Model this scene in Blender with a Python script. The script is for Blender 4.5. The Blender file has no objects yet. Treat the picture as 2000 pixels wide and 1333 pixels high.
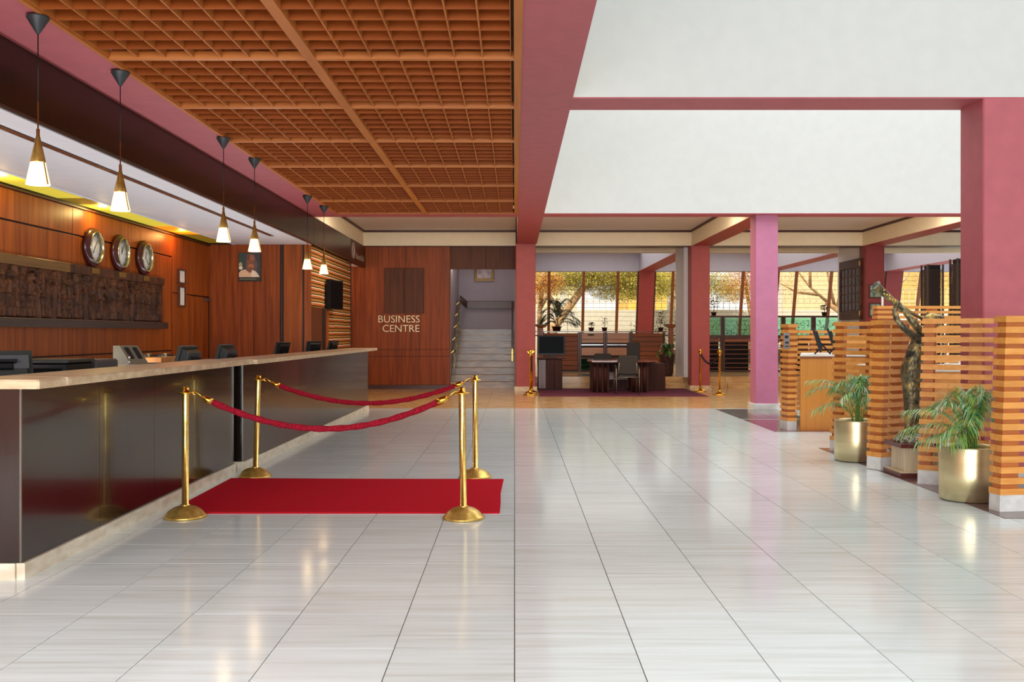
import bpy, math, random
import numpy as np
from mathutils import Vector, Matrix
random.seed(7)
C = bpy.context.scene.collection
PI = math.pi
F = 1900.0; CX = 1005.0; CY = 652.0; H = 1.45

# ---------------------------------------------------------------- camera, world, lights, exposure
sc = bpy.context.scene
cd = bpy.data.cameras.new('camera'); cam = bpy.data.objects.new('camera', cd); C.objects.link(cam)
cam.location = (0, 0, H); cam.rotation_euler = (PI/2, 0, 0)
cd.sensor_width = 36; cd.lens = 36*F/2000
cd.shift_x = -(CX-1000)/2000; cd.shift_y = (CY-666.5)/2000
cd.clip_end = 300
sc.camera = cam
sc.view_settings.view_transform = 'Standard'; sc.view_settings.look = 'None'
sc.view_settings.gamma = 1; sc.view_settings.use_curve_mapping = False
sc.view_settings.exposure = 0.55
try:
    sc.cycles.use_denoising = True
    sc.cycles.max_bounces = 8; sc.cycles.diffuse_bounces = 5; sc.cycles.glossy_bounces = 4
    sc.cycles.transparent_max_bounces = 16
    sc.cycles.caustics_reflective = False; sc.cycles.caustics_refractive = False
    sc.cycles.sample_clamp_indirect = 4
except Exception:
    pass
w = bpy.data.worlds.new('world'); sc.world = w; w.use_nodes = True
bg = w.node_tree.nodes['Background']; bg.inputs[0].default_value = (0.95, 0.97, 1.0, 1); bg.inputs[1].default_value = .9

def area(name, loc, rot, sx, sy, power, col=(1, 1, 1)):
    l = bpy.data.lights.new(name, 'AREA'); l.shape = 'RECTANGLE'; l.size = sx; l.size_y = sy
    l.energy = power; l.color = col
    o = bpy.data.objects.new(name, l); C.objects.link(o); o.location = loc; o.rotation_euler = rot
    return o
def point(name, loc, power, col, r=0.05):
    l = bpy.data.lights.new(name, 'POINT'); l.energy = power; l.color = col; l.shadow_soft_size = r
    o = bpy.data.objects.new(name, l); C.objects.link(o); o.location = loc
    return o
sl = bpy.data.lights.new('sun', 'SUN'); sl.energy = 3.0; sl.angle = 0.02; sl.color = (1, 0.9, 0.68)
so = bpy.data.objects.new('sun', sl); C.objects.link(so); so.rotation_euler = (math.radians(42), 0, math.radians(-28))
# assumed, unseen skylights over the two atrium bays, assumed glazed entrance behind the photographer
area('assumed_skylight_far', (7.0, 14.1, 8.9), (0, 0, 0), 12.4, 7.8, 640, (.90, .96, 1))
area('assumed_skylight_near', (7.0, 3.0, 8.9), (0, 0, 0), 12.4, 11.5, 390, (.90, .96, 1))
area('assumed_entrance_fill', (1.0, -7.6, 1.95), (PI/2, 0, 0), 13.8, 3.2, 1000, (.90, .96, 1))  # area fill added behind the camera, its glazed entrance assumed and out of view
area('near_ceiling_fill', (-1.7, -1.8, 3.7), (0, 0, 0), 3.0, 7.5, 340, (.96, .98, 1))  # added out of view to brighten the left floor and counter front
area('counter_fill', (-4.06, 12.0, 1.0), (0, math.radians(180), 0), .08, 12.0, 62, (.92, .95, 1))  # added uplight for the white soffit, hidden behind the countertop
area('near_soffit_fill', (-4.8, -0.5, 3.16), (0, 0, 0), 1.0, 7.5, 150, (.95, .97, 1))  # unseen fill added for the floor behind the counter
# assumed warm ceiling lights, unseen, tucked behind the beam of the lower rear ceiling, one per coffer
area('assumed_coffer_light', (-1.9, 19.85, 3.95), (math.radians(14), 0, 0), 3.4, 1.4, 66, (1, .80, .58))
area('assumed_coffer_light', (2.58, 19.85, 3.95), (math.radians(14), 0, 0), 3.6, 1.4, 70, (1, .82, .62))
area('assumed_coffer_light', (7.07, 19.85, 3.95), (math.radians(14), 0, 0), 3.6, 1.4, 70, (1, .84, .66))
area('rear_aisle_fill', (8.5, 31.4, 4.45), (0, 0, 0), 15, 6.5, 280, (1, .95, .9))  # hidden fill, added to lift the dark beam above the windows
area('stair_fill', (-0.8, 27.2, 4.8), (0, 0, 0), 1.2, 1.6, 17, (1, .9, .82))  # put in out of sight at the stairwell top to light the stairs
point('alcove_spot', (-1.5, 26.2, 3.35), 5, (1, .85, .65), .03)
point('passage_light', (-4.8, 24.6, 3.0), 10, (1, .6, .35), .1)
#area('counter_soffit_light', (-4.9, 11.0, 3.16), (0, 0, 0), .5, 8.0, 45, (1, .86, .7))

# ---------------------------------------------------------------- mesh helper
class MB:
    def __init__(s): s.v = []; s.f = []; s.m = []; s.s = []
    def _add(s, vs, fs, m=0, sm=False):
        b = len(s.v); s.v += [tuple(p) for p in vs]
        for f in fs: s.f.append([b+i for i in f]); s.m.append(m); s.s.append(sm)
    def hexa(s, p, m=0):
        s._add(p, [(0, 3, 2, 1), (4, 5, 6, 7), (0, 1, 5, 4), (1, 2, 6, 5), (2, 3, 7, 6), (3, 0, 4, 7)], m); return s
    def box(s, x0, x1, y0, y1, z0, z1, m=0):
        return s.hexa([(x0, y0, z0), (x1, y0, z0), (x1, y1, z0), (x0, y1, z0), (x0, y0, z1), (x1, y0, z1), (x1, y1, z1), (x0, y1, z1)], m)
    def bbox(s, x0, x1, y0, y1, z0, z1, b=0.004, m=0):
        # box with chamfered top and vertical edges
        b = min(b, (x1-x0)/3, (y1-y0)/3, (z1-z0)/3)
        def ring(i, z): return [(x0+i+b, y0+i, z), (x1-i-b, y0+i, z), (x1-i, y0+i+b, z), (x1-i, y1-i-b, z), (x1-i-b, y1-i, z), (x0+i+b, y1-i, z), (x0+i, y1-i-b, z), (x0+i, y0+i+b, z)]
        vs = ring(0, z0)+ring(0, z1-b)+ring(b*.8, z1)
        fs = [tuple(range(7, -1, -1)), tuple(range(16, 24))]
        for k in (0, 8):
            for i in range(8): j = (i+1) % 8; fs.append((k+i, k+j, k+8+j, k+8+i))
        s._add(vs, fs, m); return s
    def prism(s, poly, z0, z1, m=0):
        n = len(poly)
        vs = [(x, y, z0) for x, y in poly]+[(x, y, z1) for x, y in poly]
        fs = [tuple(range(n-1, -1, -1)), tuple(range(n, 2*n))]+[(i, (i+1) % n, n+(i+1) % n, n+i) for i in range(n)]
        s._add(vs, fs, m); return s
    def obox(s, c, ax, ay, az, m=0):
        c = Vector(c); ax = Vector(ax); ay = Vector(ay); az = Vector(az)
        return s.hexa([c-ax-ay-az, c+ax-ay-az, c+ax+ay-az, c-ax+ay-az, c-ax-ay+az, c+ax-ay+az, c+ax+ay+az, c-ax+ay+az], m)
    def bar(s, a, b, w, d=None, m=0, up=(0, 0, 1)):
        a = Vector(a); b = Vector(b); d = d or w; t = (b-a).normalized()
        u = Vector(up)
        if abs(t.dot(u)) > .95: u = Vector((1, 0, 0))
        x = t.cross(u).normalized(); y = x.cross(t).normalized()
        return s.obox((a+b)/2, x*w/2, (b-a)/2, y*d/2, m)
    def lathe(s, prof, c=(0, 0, 0), axis='z', seg=24, m=0, sm=True, cap=True):
        vs = []; fs = []; n = len(prof)
        for r, h in prof:
            for k in range(seg):
                a = 2*PI*k/seg; x, y = r*math.cos(a), r*math.sin(a)
                if axis == 'z': p = (x, y, h)
                elif axis == 'x': p = (h, x, y)
                else: p = (x, h, y)
                vs.append((c[0]+p[0], c[1]+p[1], c[2]+p[2]))
        for i in range(n-1):
            for k in range(seg):
                k2 = (k+1) % seg; q = (i*seg+k, i*seg+k2, (i+1)*seg+k2, (i+1)*seg+k)
                fs.append(q if axis != 'y' else q[::-1])
        s._add(vs, fs, m, sm)
        if cap:
            b = len(s.v)-len(vs)
            for i in (0, n-1):
                if prof[i][0] > 1e-5: s.f.append([b+i*seg+k for k in (range(seg-1, -1, -1) if i == 0 else range(seg))]); s.m.append(m); s.s.append(False)
        return s
    def tube(s, path, rad, seg=8, m=0, sm=True, up=(0, 0, 1), flat=1.0):
        P = [Vector(p) for p in path]; n = len(P)
        R = rad if isinstance(rad, (list, tuple)) else [rad]*n
        vs = []; fs = []; u = Vector(up)
        for i in range(n):
            t = (P[min(i+1, n-1)]-P[max(i-1, 0)]).normalized()
            if abs(t.dot(u)) > .98: u = Vector((0.1, 1, 0)).normalized()
            x = t.cross(u).normalized(); y = x.cross(t).normalized(); u = y
            for k in range(seg):
                a = 2*PI*k/seg; vs.append(P[i]+x*math.cos(a)*R[i]+y*math.sin(a)*R[i]*flat)
        for i in range(n-1):
            for k in range(seg): k2 = (k+1) % seg; fs.append((i*seg+k, i*seg+k2, (i+1)*seg+k2, (i+1)*seg+k))
        s._add(vs, fs, m, sm)
        b = len(s.v)-len(vs)
        s.f.append([b+k for k in range(seg-1, -1, -1)]); s.m.append(m); s.s.append(False)
        s.f.append([b+(n-1)*seg+k for k in range(seg)]); s.m.append(m); s.s.append(False)
        return s
    def ball(s, c, rx, ry=None, rz=None, seg=14, m=0):
        ry = ry or rx; rz = rz or rx; n = seg//2; b = len(s.v); vs = []; fs = []
        for i in range(n+1):
            ph = PI*i/n; r = max(math.sin(ph), 1e-4)
            for k in range(seg): a = 2*PI*k/seg; vs.append((c[0]+rx*r*math.cos(a), c[1]+ry*r*math.sin(a), c[2]-rz*math.cos(ph)))
        for i in range(n):
            for k in range(seg): k2 = (k+1) % seg; fs.append((i*seg+k, i*seg+k2, (i+1)*seg+k2, (i+1)*seg+k))
        s._add(vs, fs, m, True); return s
    def quad(s, a, b, c, d, m=0): s._add([a, b, c, d], [(0, 1, 2, 3)], m); return s
    def mesh(s, name, mats, off=(0, 0, 0)):
        me = bpy.data.meshes.new(name)
        ox, oy, oz = off
        me.from_pydata([(x-ox, y-oy, z-oz) for x, y, z in s.v], [], s.f)
        for mt in mats: me.materials.append(mt)
        me.polygons.foreach_set('material_index', s.m); me.polygons.foreach_set('use_smooth', s.s)
        me.update(); return me

ORG = {}
def props(o, label=None, cat=None, group=None, kind=None):
    if label: o['label'] = label
    if cat: o['category'] = cat
    if group: o['group'] = group
    if kind: o['kind'] = kind
    return o
def thing(name, label, cat, loc, rz=0, group=None, kind=None):
    o = bpy.data.objects.new(name, None); C.objects.link(o); o.empty_display_size = .1
    o.location = loc; o.rotation_euler = (0, 0, rz); ORG[o.name] = tuple(loc)
    return props(o, label, cat, group, kind)
def part(name, mb, mats, parent, kind=None, label=None, local=False):
    if not isinstance(mats, (list, tuple)): mats = [mats]
    off = (0, 0, 0) if local else ORG.get(parent.name, (0, 0, 0))
    o = bpy.data.objects.new(name, mb.mesh(name, mats, off)); C.objects.link(o); o.parent = parent
    ORG[o.name] = off
    return props(o, label, None, None, kind)
def single(name, mb, mats, label, cat, loc=(0, 0, 0), group=None, kind=None):
    if not isinstance(mats, (list, tuple)): mats = [mats]
    o = bpy.data.objects.new(name, mb.mesh(name, mats, loc)); C.objects.link(o); o.location = loc; ORG[o.name] = tuple(loc)
    return props(o, label, cat, group, kind)
def struct(name, mb, mats, label=None, cat=None):
    return single(name, mb, mats, label, cat, (0, 0, 0), None, 'structure')
def empty_part(name, parent):
    o = bpy.data.objects.new(name, None); C.objects.link(o); o.parent = parent; o.empty_display_size = .05
    ORG[o.name] = ORG.get(parent.name, (0, 0, 0)); return o
def inst(name, me, parent, loc):
    o = bpy.data.objects.new(name, me); C.objects.link(o); o.parent = parent
    g = ORG.get(parent.name, (0, 0, 0)); o.location = (loc[0]-g[0], loc[1]-g[1], loc[2]-g[2]); return o
def dup(r, loc, rz=0, label=None, group=None):
    c = r.copy(); C.objects.link(c); c.location = loc; c.rotation_euler = (0, 0, rz)
    if label: c['label'] = label
    if group: c['group'] = group
    for ch in list(r.children):
        d = ch.copy(); C.objects.link(d); d.parent = c
        for g in list(ch.children):
            e = g.copy(); C.objects.link(e); e.parent = d
    return c
def text(name, s, size, loc, rot, mt, parent=None, ext=.004, align='CENTER', space=1.0, offset=0.0):
    cu = bpy.data.curves.new(name, 'FONT'); cu.body = s; cu.size = size; cu.extrude = ext; cu.align_x = align; cu.align_y = 'CENTER'
    cu.space_character = space; cu.offset = offset
    cu.materials.append(mt); cu.resolution_u = 3
    o = bpy.data.objects.new(name, cu); C.objects.link(o); o.rotation_euler = rot
    me = bpy.data.meshes.new_from_object(o.evaluated_get(bpy.context.evaluated_depsgraph_get()))
    bpy.data.objects.remove(o); o = bpy.data.objects.new(name, me); C.objects.link(o); o.rotation_euler = rot
    if not me.materials: me.materials.append(mt)
    if parent is not None:
        o.parent = parent; g = ORG.get(parent.name, (0, 0, 0)); o.location = (loc[0]-g[0], loc[1]-g[1], loc[2]-g[2])
    else: o.location = loc
    return o

# ---------------------------------------------------------------- materials
def srgb(r, g, b):
    f = lambda c: (c/12.92 if c <= .04045 else ((c+.055)/1.055)**2.4)
    return (f(r/255), f(g/255), f(b/255), 1)
def base(name, rough=.5, metal=0.0, spec=.5, coat=0.0):
    m = bpy.data.materials.new(name); m.use_nodes = True; n = m.node_tree.nodes; p = n['Principled BSDF']
    p.inputs['Roughness'].default_value = rough; p.inputs['Metallic'].default_value = metal
    p.inputs['Specular IOR Level'].default_value = spec; p.inputs['Coat Weight'].default_value = coat
    return m, n, m.node_tree.links, p
def coords(n, l, scale, rnd=False):
    g = n.new('ShaderNodeNewGeometry'); mp = n.new('ShaderNodeMapping'); mp.inputs['Scale'].default_value = scale
    l.new(g.outputs['Position'], mp.inputs[0])
    if rnd:
        oi = n.new('ShaderNodeObjectInfo'); mu = n.new('ShaderNodeMath'); mu.operation = 'MULTIPLY'; mu.inputs[1].default_value = 37
        l.new(oi.outputs['Random'], mu.inputs[0]); cb = n.new('ShaderNodeCombineXYZ')
        for i in range(3): l.new(mu.outputs[0], cb.inputs[i])
        l.new(cb.outputs[0], mp.inputs['Location'])
    return mp
def noisemat(name, c1, c2, scale=(3, 3, 3), detail=4, rough=.5, metal=0., spec=.5, bump=0., lo=.35, hi=.65, rnd=False, coat=0., c3=None, distort=0., rvar=0.):
    m, n, l, p = base(name, rough, metal, spec, coat)
    mp = coords(n, l, scale, rnd); t = n.new('ShaderNodeTexNoise'); t.inputs['Scale'].default_value = 1; t.inputs['Detail'].default_value = detail
    t.inputs['Distortion'].default_value = distort
    l.new(mp.outputs[0], t.inputs['Vector']); r = n.new('ShaderNodeValToRGB')
    r.color_ramp.elements[0].position = lo; r.color_ramp.elements[0].color = c1
    r.color_ramp.elements[1].position = hi; r.color_ramp.elements[1].color = c2
    if c3: e = r.color_ramp.elements.new((lo+hi)/2); e.color = c3
    l.new(t.outputs[0], r.inputs[0]); col = r.outputs[0]
    if rvar:
        oi = n.new('ShaderNodeObjectInfo'); hs = n.new('ShaderNodeHueSaturation'); mr = n.new('ShaderNodeMapRange')
        mr.inputs[3].default_value = 1-rvar; mr.inputs[4].default_value = 1+rvar
        l.new(oi.outputs['Random'], mr.inputs[0]); l.new(mr.outputs[0], hs.inputs['Value']); l.new(col, hs.inputs['Color']); col = hs.outputs[0]
    l.new(col, p.inputs['Base Color'])
    if bump:
        b = n.new('ShaderNodeBump'); b.inputs['Strength'].default_value = bump; b.inputs['Distance'].default_value = .01
        l.new(t.outputs[0], b.inputs['Height']); l.new(b.outputs[0], p.inputs['Normal'])
    return m
def plain(name, c, rough=.5, metal=0., var=.06, bump=0.02, spec=.5, sc=6, coat=0.):
    d = tuple(max(0, x*(1-var)) for x in c[:3])+(1,); e = tuple(min(1, x*(1+var)) for x in c[:3])+(1,)
    return noisemat(name, d, e, (sc, sc, sc), 3, rough, metal, spec, bump, coat=coat)
def wood(name, c1, c2, axis='z', rough=.35, rvar=0., fine=1., coat=0., spec=.5, rnd=False, bump=.05):
    a, b = 26*fine, 1.3*fine
    s = {'x': (b, a, a), 'y': (a, b, a), 'z': (a, a, b)}[axis]
    return noisemat(name, c1, c2, s, 6, rough, 0, spec, bump, .3, .72, rnd, coat, distort=.6, rvar=rvar)
def emit(name, c, strength):
    m = bpy.data.materials.new(name); m.use_nodes = True; n = m.node_tree.nodes; p = n['Principled BSDF']
    p.inputs['Base Color'].default_value = c; p.inputs['Emission Color'].default_value = c; p.inputs['Emission Strength'].default_value = strength
    return m
def mixed_glass(name, tint, gl=.12, rough=.02):
    m = bpy.data.materials.new(name); m.use_nodes = True; n = m.node_tree.nodes; l = m.node_tree.links; n.clear()
    o = n.new('ShaderNodeOutputMaterial'); t = n.new('ShaderNodeBsdfTransparent'); t.inputs[0].default_value = tint
    g = n.new('ShaderNodeBsdfGlossy'); g.inputs['Roughness'].default_value = rough
    x = n.new('ShaderNodeMixShader'); x.inputs[0].default_value = gl
    l.new(t.outputs[0], x.inputs[1]); l.new(g.outputs[0], x.inputs[2]); l.new(x.outputs[0], o.inputs[0]); return m

M = {}
M['pink'] = plain('pink_paint', srgb(180, 90, 98), .55, var=.05, bump=.03)
M['pinkB'] = plain('brick_pink_paint', srgb(166, 70, 66), .5, var=.05, bump=.03)
M['maroon'] = plain('maroon_paint', srgb(140, 52, 52), .5, var=.05)
M['lilac'] = plain('lilac_pink', srgb(196, 118, 150), .5, var=.04)  # more lilac than the pink of the other columns
M['white'] = plain('white_wall_paint', srgb(209, 207, 203), .7, var=.015)
M['cream'] = plain('cream_paint', srgb(242, 230, 200), .6, var=.02)
M['soffit'] = plain('soffit_white_paint', srgb(226, 226, 232), .6, var=.02)
M['greyblue'] = plain('lavender_grey_paint', srgb(190, 188, 202), .6, var=.02)
M['lavwall'] = plain('stairwell_lavender_paint', srgb(172, 160, 168), .6, var=.02)
M['browntrim'] = plain('dark_brown_trim', srgb(72, 34, 24), .4)
M['veneer'] = wood('red_brown_veneer', srgb(124, 56, 16), srgb(172, 88, 28), 'z', .42, spec=.22, rvar=.08, fine=.6)
M['veneer2'] = wood('deep_red_brown_veneer', srgb(112, 48, 16), srgb(156, 76, 28), 'z', .42, spec=.2, rvar=.06, fine=.6)
M['veneerd'] = wood('dark_veneer', srgb(74, 38, 18), srgb(106, 58, 32), 'z', .45, spec=.2, fine=.7)
M['wallgap'] = plain('dark_joint', srgb(38, 16, 8), .6)
M['darkwood'] = wood('black_brown_wood', srgb(20, 13, 10), srgb(34, 22, 16), 'z', .17, fine=1.4, spec=.8, coat=.2)
M['band'] = wood('dark_band_wood', srgb(28, 14, 9), srgb(48, 25, 15), 'z', .25, fine=1.2, spec=.3)
M['grille'] = wood('lattice_wood', srgb(148, 70, 20), srgb(168, 86, 30), 'x', .5, rvar=.05, fine=.5, spec=.25, bump=0)
M['rail'] = wood('lattice_rail_wood', srgb(190, 108, 44), srgb(208, 126, 58), 'x', .45, rvar=.04, fine=.5, bump=0)
M['grilley'] = wood('lattice_wood_long', srgb(180, 104, 44), srgb(200, 122, 58), 'y', .5, rvar=.04, fine=.5, spec=.25, bump=0)
M['grilleback'] = wood('lattice_backing', srgb(116, 62, 24), srgb(144, 78, 32), 'x', .5)
M['slat'] = wood('orange_slat_wood', srgb(210, 136, 58), srgb(230, 160, 82), 'x', .42, rvar=.07, fine=.8)
M['block'] = wood('spacer_block_wood', srgb(170, 94, 38), srgb(192, 112, 50), 'x', .45, rvar=.08, fine=.8)
M['deskor'] = wood('orange_desk_veneer', srgb(208, 134, 58), srgb(224, 152, 74), 'z', .35, fine=.5)
M['stone'] = noisemat('travertine', srgb(196, 168, 130), srgb(226, 204, 170), (9, 9, 20), 6, .28, bump=.03, c3=srgb(210, 184, 148), rvar=.04)
M['plinth'] = noisemat('plinth_travertine', srgb(206, 190, 164), srgb(232, 222, 202), (6, 6, 16), 6, .3, bump=.05, rvar=.05)
M['tan'] = noisemat('tan_floor', srgb(186, 146, 94), srgb(212, 176, 124), (2, 8, 8), 6, .18, rvar=.06)
M['stair'] = noisemat('brown_marble', srgb(112, 80, 46), srgb(162, 126, 82), (1.6, 9, 9), 6, .25, distort=.8, c3=srgb(136, 102, 64), rvar=.06)
M['granite'] = noisemat('brown_granite', srgb(84, 62, 58), srgb(130, 98, 92), (40, 40, 40), 5, .15)
M['granitegrey'] = noisemat('grey_granite', srgb(86, 84, 86), srgb(122, 118, 118), (40, 40, 40), 5, .12)
M['granitered'] = noisemat('red_granite', srgb(96, 56, 62), srgb(140, 88, 94), (40, 40, 40), 5, .12)
M['concrete'] = noisemat('white_painted_block', srgb(206, 204, 200), srgb(226, 224, 220), (10, 10, 10), 4, .6, bump=.08)
M['brass'] = noisemat('polished_brass', srgb(232, 190, 96), srgb(246, 212, 128), (30, 30, 30), 2, .18, .95)
M['brassold'] = noisemat('aged_brass', srgb(196, 154, 70), srgb(226, 188, 104), (18, 18, 18), 4, .3, .75)
M['gold'] = noisemat('bright_gold', srgb(226, 168, 52), srgb(248, 200, 90), (30, 30, 30), 2, .14, 1)
M['potbrass'] = noisemat('satin_brass', srgb(228, 210, 160), srgb(240, 224, 178), (2, 2, 14), 4, .34, .9)
M['chrome'] = plain('chrome', srgb(205, 205, 208), .18, 1)
M['bronze'] = noisemat('patina_bronze', srgb(58, 56, 48), srgb(190, 160, 88), (9, 9, 9), 6, .42, .75, bump=.9, lo=.32, hi=.72, c3=srgb(120, 112, 84), distort=1.2)
M['bronzegrey'] = noisemat('grey_patina', srgb(70, 72, 66), srgb(184, 182, 160), (34, 34, 34), 6, .6, .3, bump=.9, c3=srgb(128, 126, 106))
M['carpet'] = noisemat('red_carpet', srgb(168, 8, 24), srgb(210, 22, 44), (260, 260, 260), 2, .95, bump=.6, spec=.1)
M['purple'] = noisemat('purple_carpet', srgb(92, 48, 66), srgb(118, 66, 86), (160, 160, 160), 2, .95, bump=.5, spec=.1)
M['velvet'] = noisemat('red_velvet', srgb(118, 8, 26), srgb(166, 26, 46), (90, 90, 90), 2, .9, bump=.6, spec=.15)
M['velvetd'] = noisemat('dark_velvet', srgb(40, 28, 44), srgb(62, 44, 62), (90, 90, 90), 2, .9)
M['black'] = plain('black_plastic', srgb(16, 16, 18), .4, spec=.25)
M['blackm'] = plain('black_metal', srgb(14, 14, 15), .45, spec=.25)
M['cord'] = plain('black_cord', srgb(14, 14, 15), .5)
M['cone'] = plain('charcoal_plastic', srgb(52, 54, 56), .45)
M['greypl'] = plain('dark_grey_green_plastic', srgb(42, 46, 43), .45, spec=.3)
M['greypl2'] = plain('grey_printer_plastic', srgb(66, 68, 72), .45)
M['beige'] = plain('beige_plastic', srgb(118, 112, 94), .5)
M['paper'] = plain('white_paper', srgb(228, 222, 212), .8)
M['screen'] = plain('dark_screen', srgb(8, 10, 12), .3, spec=.03, bump=0)
M['fabric'] = noisemat('charcoal_fabric', srgb(44, 42, 42), srgb(66, 62, 60), (200, 200, 200), 2, .9, bump=.3)
M['frameg'] = plain('gunmetal_tube', srgb(128, 122, 112), .3, .8)
M['deskdark'] = wood('dark_desk_wood', srgb(50, 24, 20), srgb(76, 42, 34), 'z', .5, fine=.8, spec=.15)
M['desktop'] = wood('red_brown_desktop', srgb(110, 64, 48), srgb(140, 88, 66), 'x', .15)
M['cabwood'] = wood('slatted_cabinet_wood', srgb(124, 66, 36), srgb(164, 94, 54), 'x', .35, rvar=.1)
M['cablight'] = wood('pale_drawer_wood', srgb(176, 118, 78), srgb(204, 146, 102), 'x', .35, rvar=.06)
M['cabdark'] = wood('dark_red_frame_wood', srgb(66, 36, 26), srgb(98, 56, 40), 'z', .35)
M['orangemullion'] = wood('orange_brown_mullion', srgb(120, 66, 36), srgb(160, 92, 52), 'z', .4)
M['glass'] = mixed_glass('clear_glass', (.97, .97, .95, 1), .05)
M['greenglass'] = mixed_glass('green_glass', (.55, .9, .76, 1), .1)
M['carve'] = noisemat('carved_dark_wood', srgb(54, 28, 14), srgb(98, 56, 30), (6, 14, 6), 3, .55, spec=.3, bump=0)
M['carvetop'] = wood('carving_border_wood', srgb(96, 66, 30), srgb(124, 88, 44), 'y', .4)
M['carveledge'] = wood('carving_ledge_wood', srgb(46, 32, 26), srgb(66, 48, 38), 'y', .4)
M['lattd'] = plain('dark_lattice', srgb(96, 74, 64), .4)
M['lattblue'] = plain('dark_blue_grey_core', srgb(24, 24, 28), .5)
M['carvblue'] = noisemat('weathered_carving', srgb(74, 72, 80), srgb(128, 126, 134), (40, 40, 30), 5, .6, bump=.6)
M['mah'] = plain('mahogany_lacquer', srgb(66, 22, 24), .2)
M['mahp'] = plain('pedestal_mahogany', srgb(98, 48, 42), .22)
M['pedest'] = noisemat('pedestal_laminate', srgb(196, 176, 142), srgb(212, 194, 160), (30, 30, 3), 4, .35)
M['silver'] = plain('silver_rim', srgb(196, 186, 150), .2, 1)
M['dial'] = plain('clock_dial', srgb(226, 224, 216), .5, var=.01)
M['ink'] = plain('black_ink', srgb(22, 22, 24), .6)
M['plaque'] = plain('brass_plaque', srgb(150, 116, 52), .35, .6)
M['goldframe'] = noisemat('gilt_frame', srgb(112, 80, 34), srgb(170, 132, 70), (40, 40, 40), 3, .4, .4)
M['letter'] = plain('pale_gold_letter', srgb(230, 206, 160), .35, .3)
M['lettersm'] = plain('grey_sign_letter', srgb(150, 130, 112), .4)
M['oval'] = plain('oval_badge', srgb(168, 146, 146), .4)
M['green'] = noisemat('palm_leaf', srgb(56, 132, 62), srgb(158, 196, 84), (9, 9, 9), 3, .35)
M['green2'] = noisemat('palm_leaf_bluish', srgb(84, 156, 120), srgb(190, 214, 186), (7, 7, 7), 3, .35)
M['stem'] = plain('leaf_stem', srgb(110, 150, 60), .5)
M['darkleaf'] = noisemat('dark_leaf', srgb(20, 34, 14), srgb(70, 84, 34), (20, 20, 20), 3, .5)
M['potdark'] = noisemat('dark_clay', srgb(46, 26, 24), srgb(78, 46, 40), (20, 20, 20), 4, .5)
M['soil'] = noisemat('potting_soil', srgb(16, 12, 9), srgb(38, 28, 20), (60, 60, 60), 4, .9, bump=.8)
M['leafy'] = noisemat('sunlit_foliage', srgb(150, 154, 56), srgb(240, 226, 120), (3, 3, 3), 3, .6, c3=srgb(206, 194, 80))
M['leafo'] = noisemat('orange_glow_foliage', srgb(226, 160, 66), srgb(246, 208, 120), (3, 3, 3), 3, .6)  # orange glow of the garden light put into the leaf colour
M['bark'] = noisemat('bark', srgb(176, 134, 92), srgb(214, 176, 132), (8, 8, 2), 5, .8)
M['extwall'] = plain('exterior_white_wall', srgb(226, 218, 206), .8)
M['extbld'] = plain('exterior_cream_building', srgb(232, 214, 178), .8)
M['extyel'] = plain('exterior_yellow_wall', srgb(240, 196, 90), .8)
M['ground'] = noisemat('garden_ground', srgb(130, 130, 104), srgb(176, 168, 140), (1, 1, 1), 4, .9)
M['conc_ext'] = plain('roof_concrete', srgb(160, 158, 152), .8)
M['diffY'] = emit('yellow_diffuser', srgb(184, 170, 56), .7)
M['diffD'] = emit('dim_yellow_diffuser', srgb(130, 106, 24), .35)
M['diffO'] = emit('amber_diffuser', srgb(214, 120, 20), .9)
M['seed'] = M['diffD']

def floor_mat():
    m, n, l, p = base('vein_cut_marble', .07, 0, .5)
    mp = coords(n, l, (1.1, 22, 1), True)
    t = n.new('ShaderNodeTexNoise'); t.inputs['Scale'].default_value = 1; t.inputs['Detail'].default_value = 7; t.inputs['Distortion'].default_value = .25
    l.new(mp.outputs[0], t.inputs['Vector'])
    r = n.new('ShaderNodeValToRGB'); e = r.color_ramp.elements
    e[0].position = .28; e[0].color = srgb(204, 209, 204); e[1].position = .75; e[1].color = srgb(227, 236, 236)
    k = r.color_ramp.elements.new(.48); k.color = srgb(217, 225, 223)
    l.new(t.outputs[0], r.inputs[0])
    oi = n.new('ShaderNodeObjectInfo'); hs = n.new('ShaderNodeHueSaturation'); mr = n.new('ShaderNodeMapRange')
    mr.inputs[3].default_value = .96; mr.inputs[4].default_value = 1.03
    l.new(oi.outputs['Random'], mr.inputs[0]); l.new(mr.outputs[0], hs.inputs['Value']); l.new(r.outputs[0], hs.inputs['Color'])
    l.new(hs.outputs[0], p.inputs['Base Color'])
    mp2 = coords(n, l, (2, 2, 2)); t2 = n.new('ShaderNodeTexNoise'); l.new(mp2.outputs[0], t2.inputs['Vector'])
    rr = n.new('ShaderNodeMapRange'); rr.inputs[3].default_value = .08; rr.inputs[4].default_value = .18
    l.new(t2.outputs[0], rr.inputs[0]); l.new(rr.outputs[0], p.inputs['Roughness'])
    return m
M['marble'] = floor_mat()
M['grout'] = plain('grout', srgb(92, 76, 58), .8)

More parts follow.
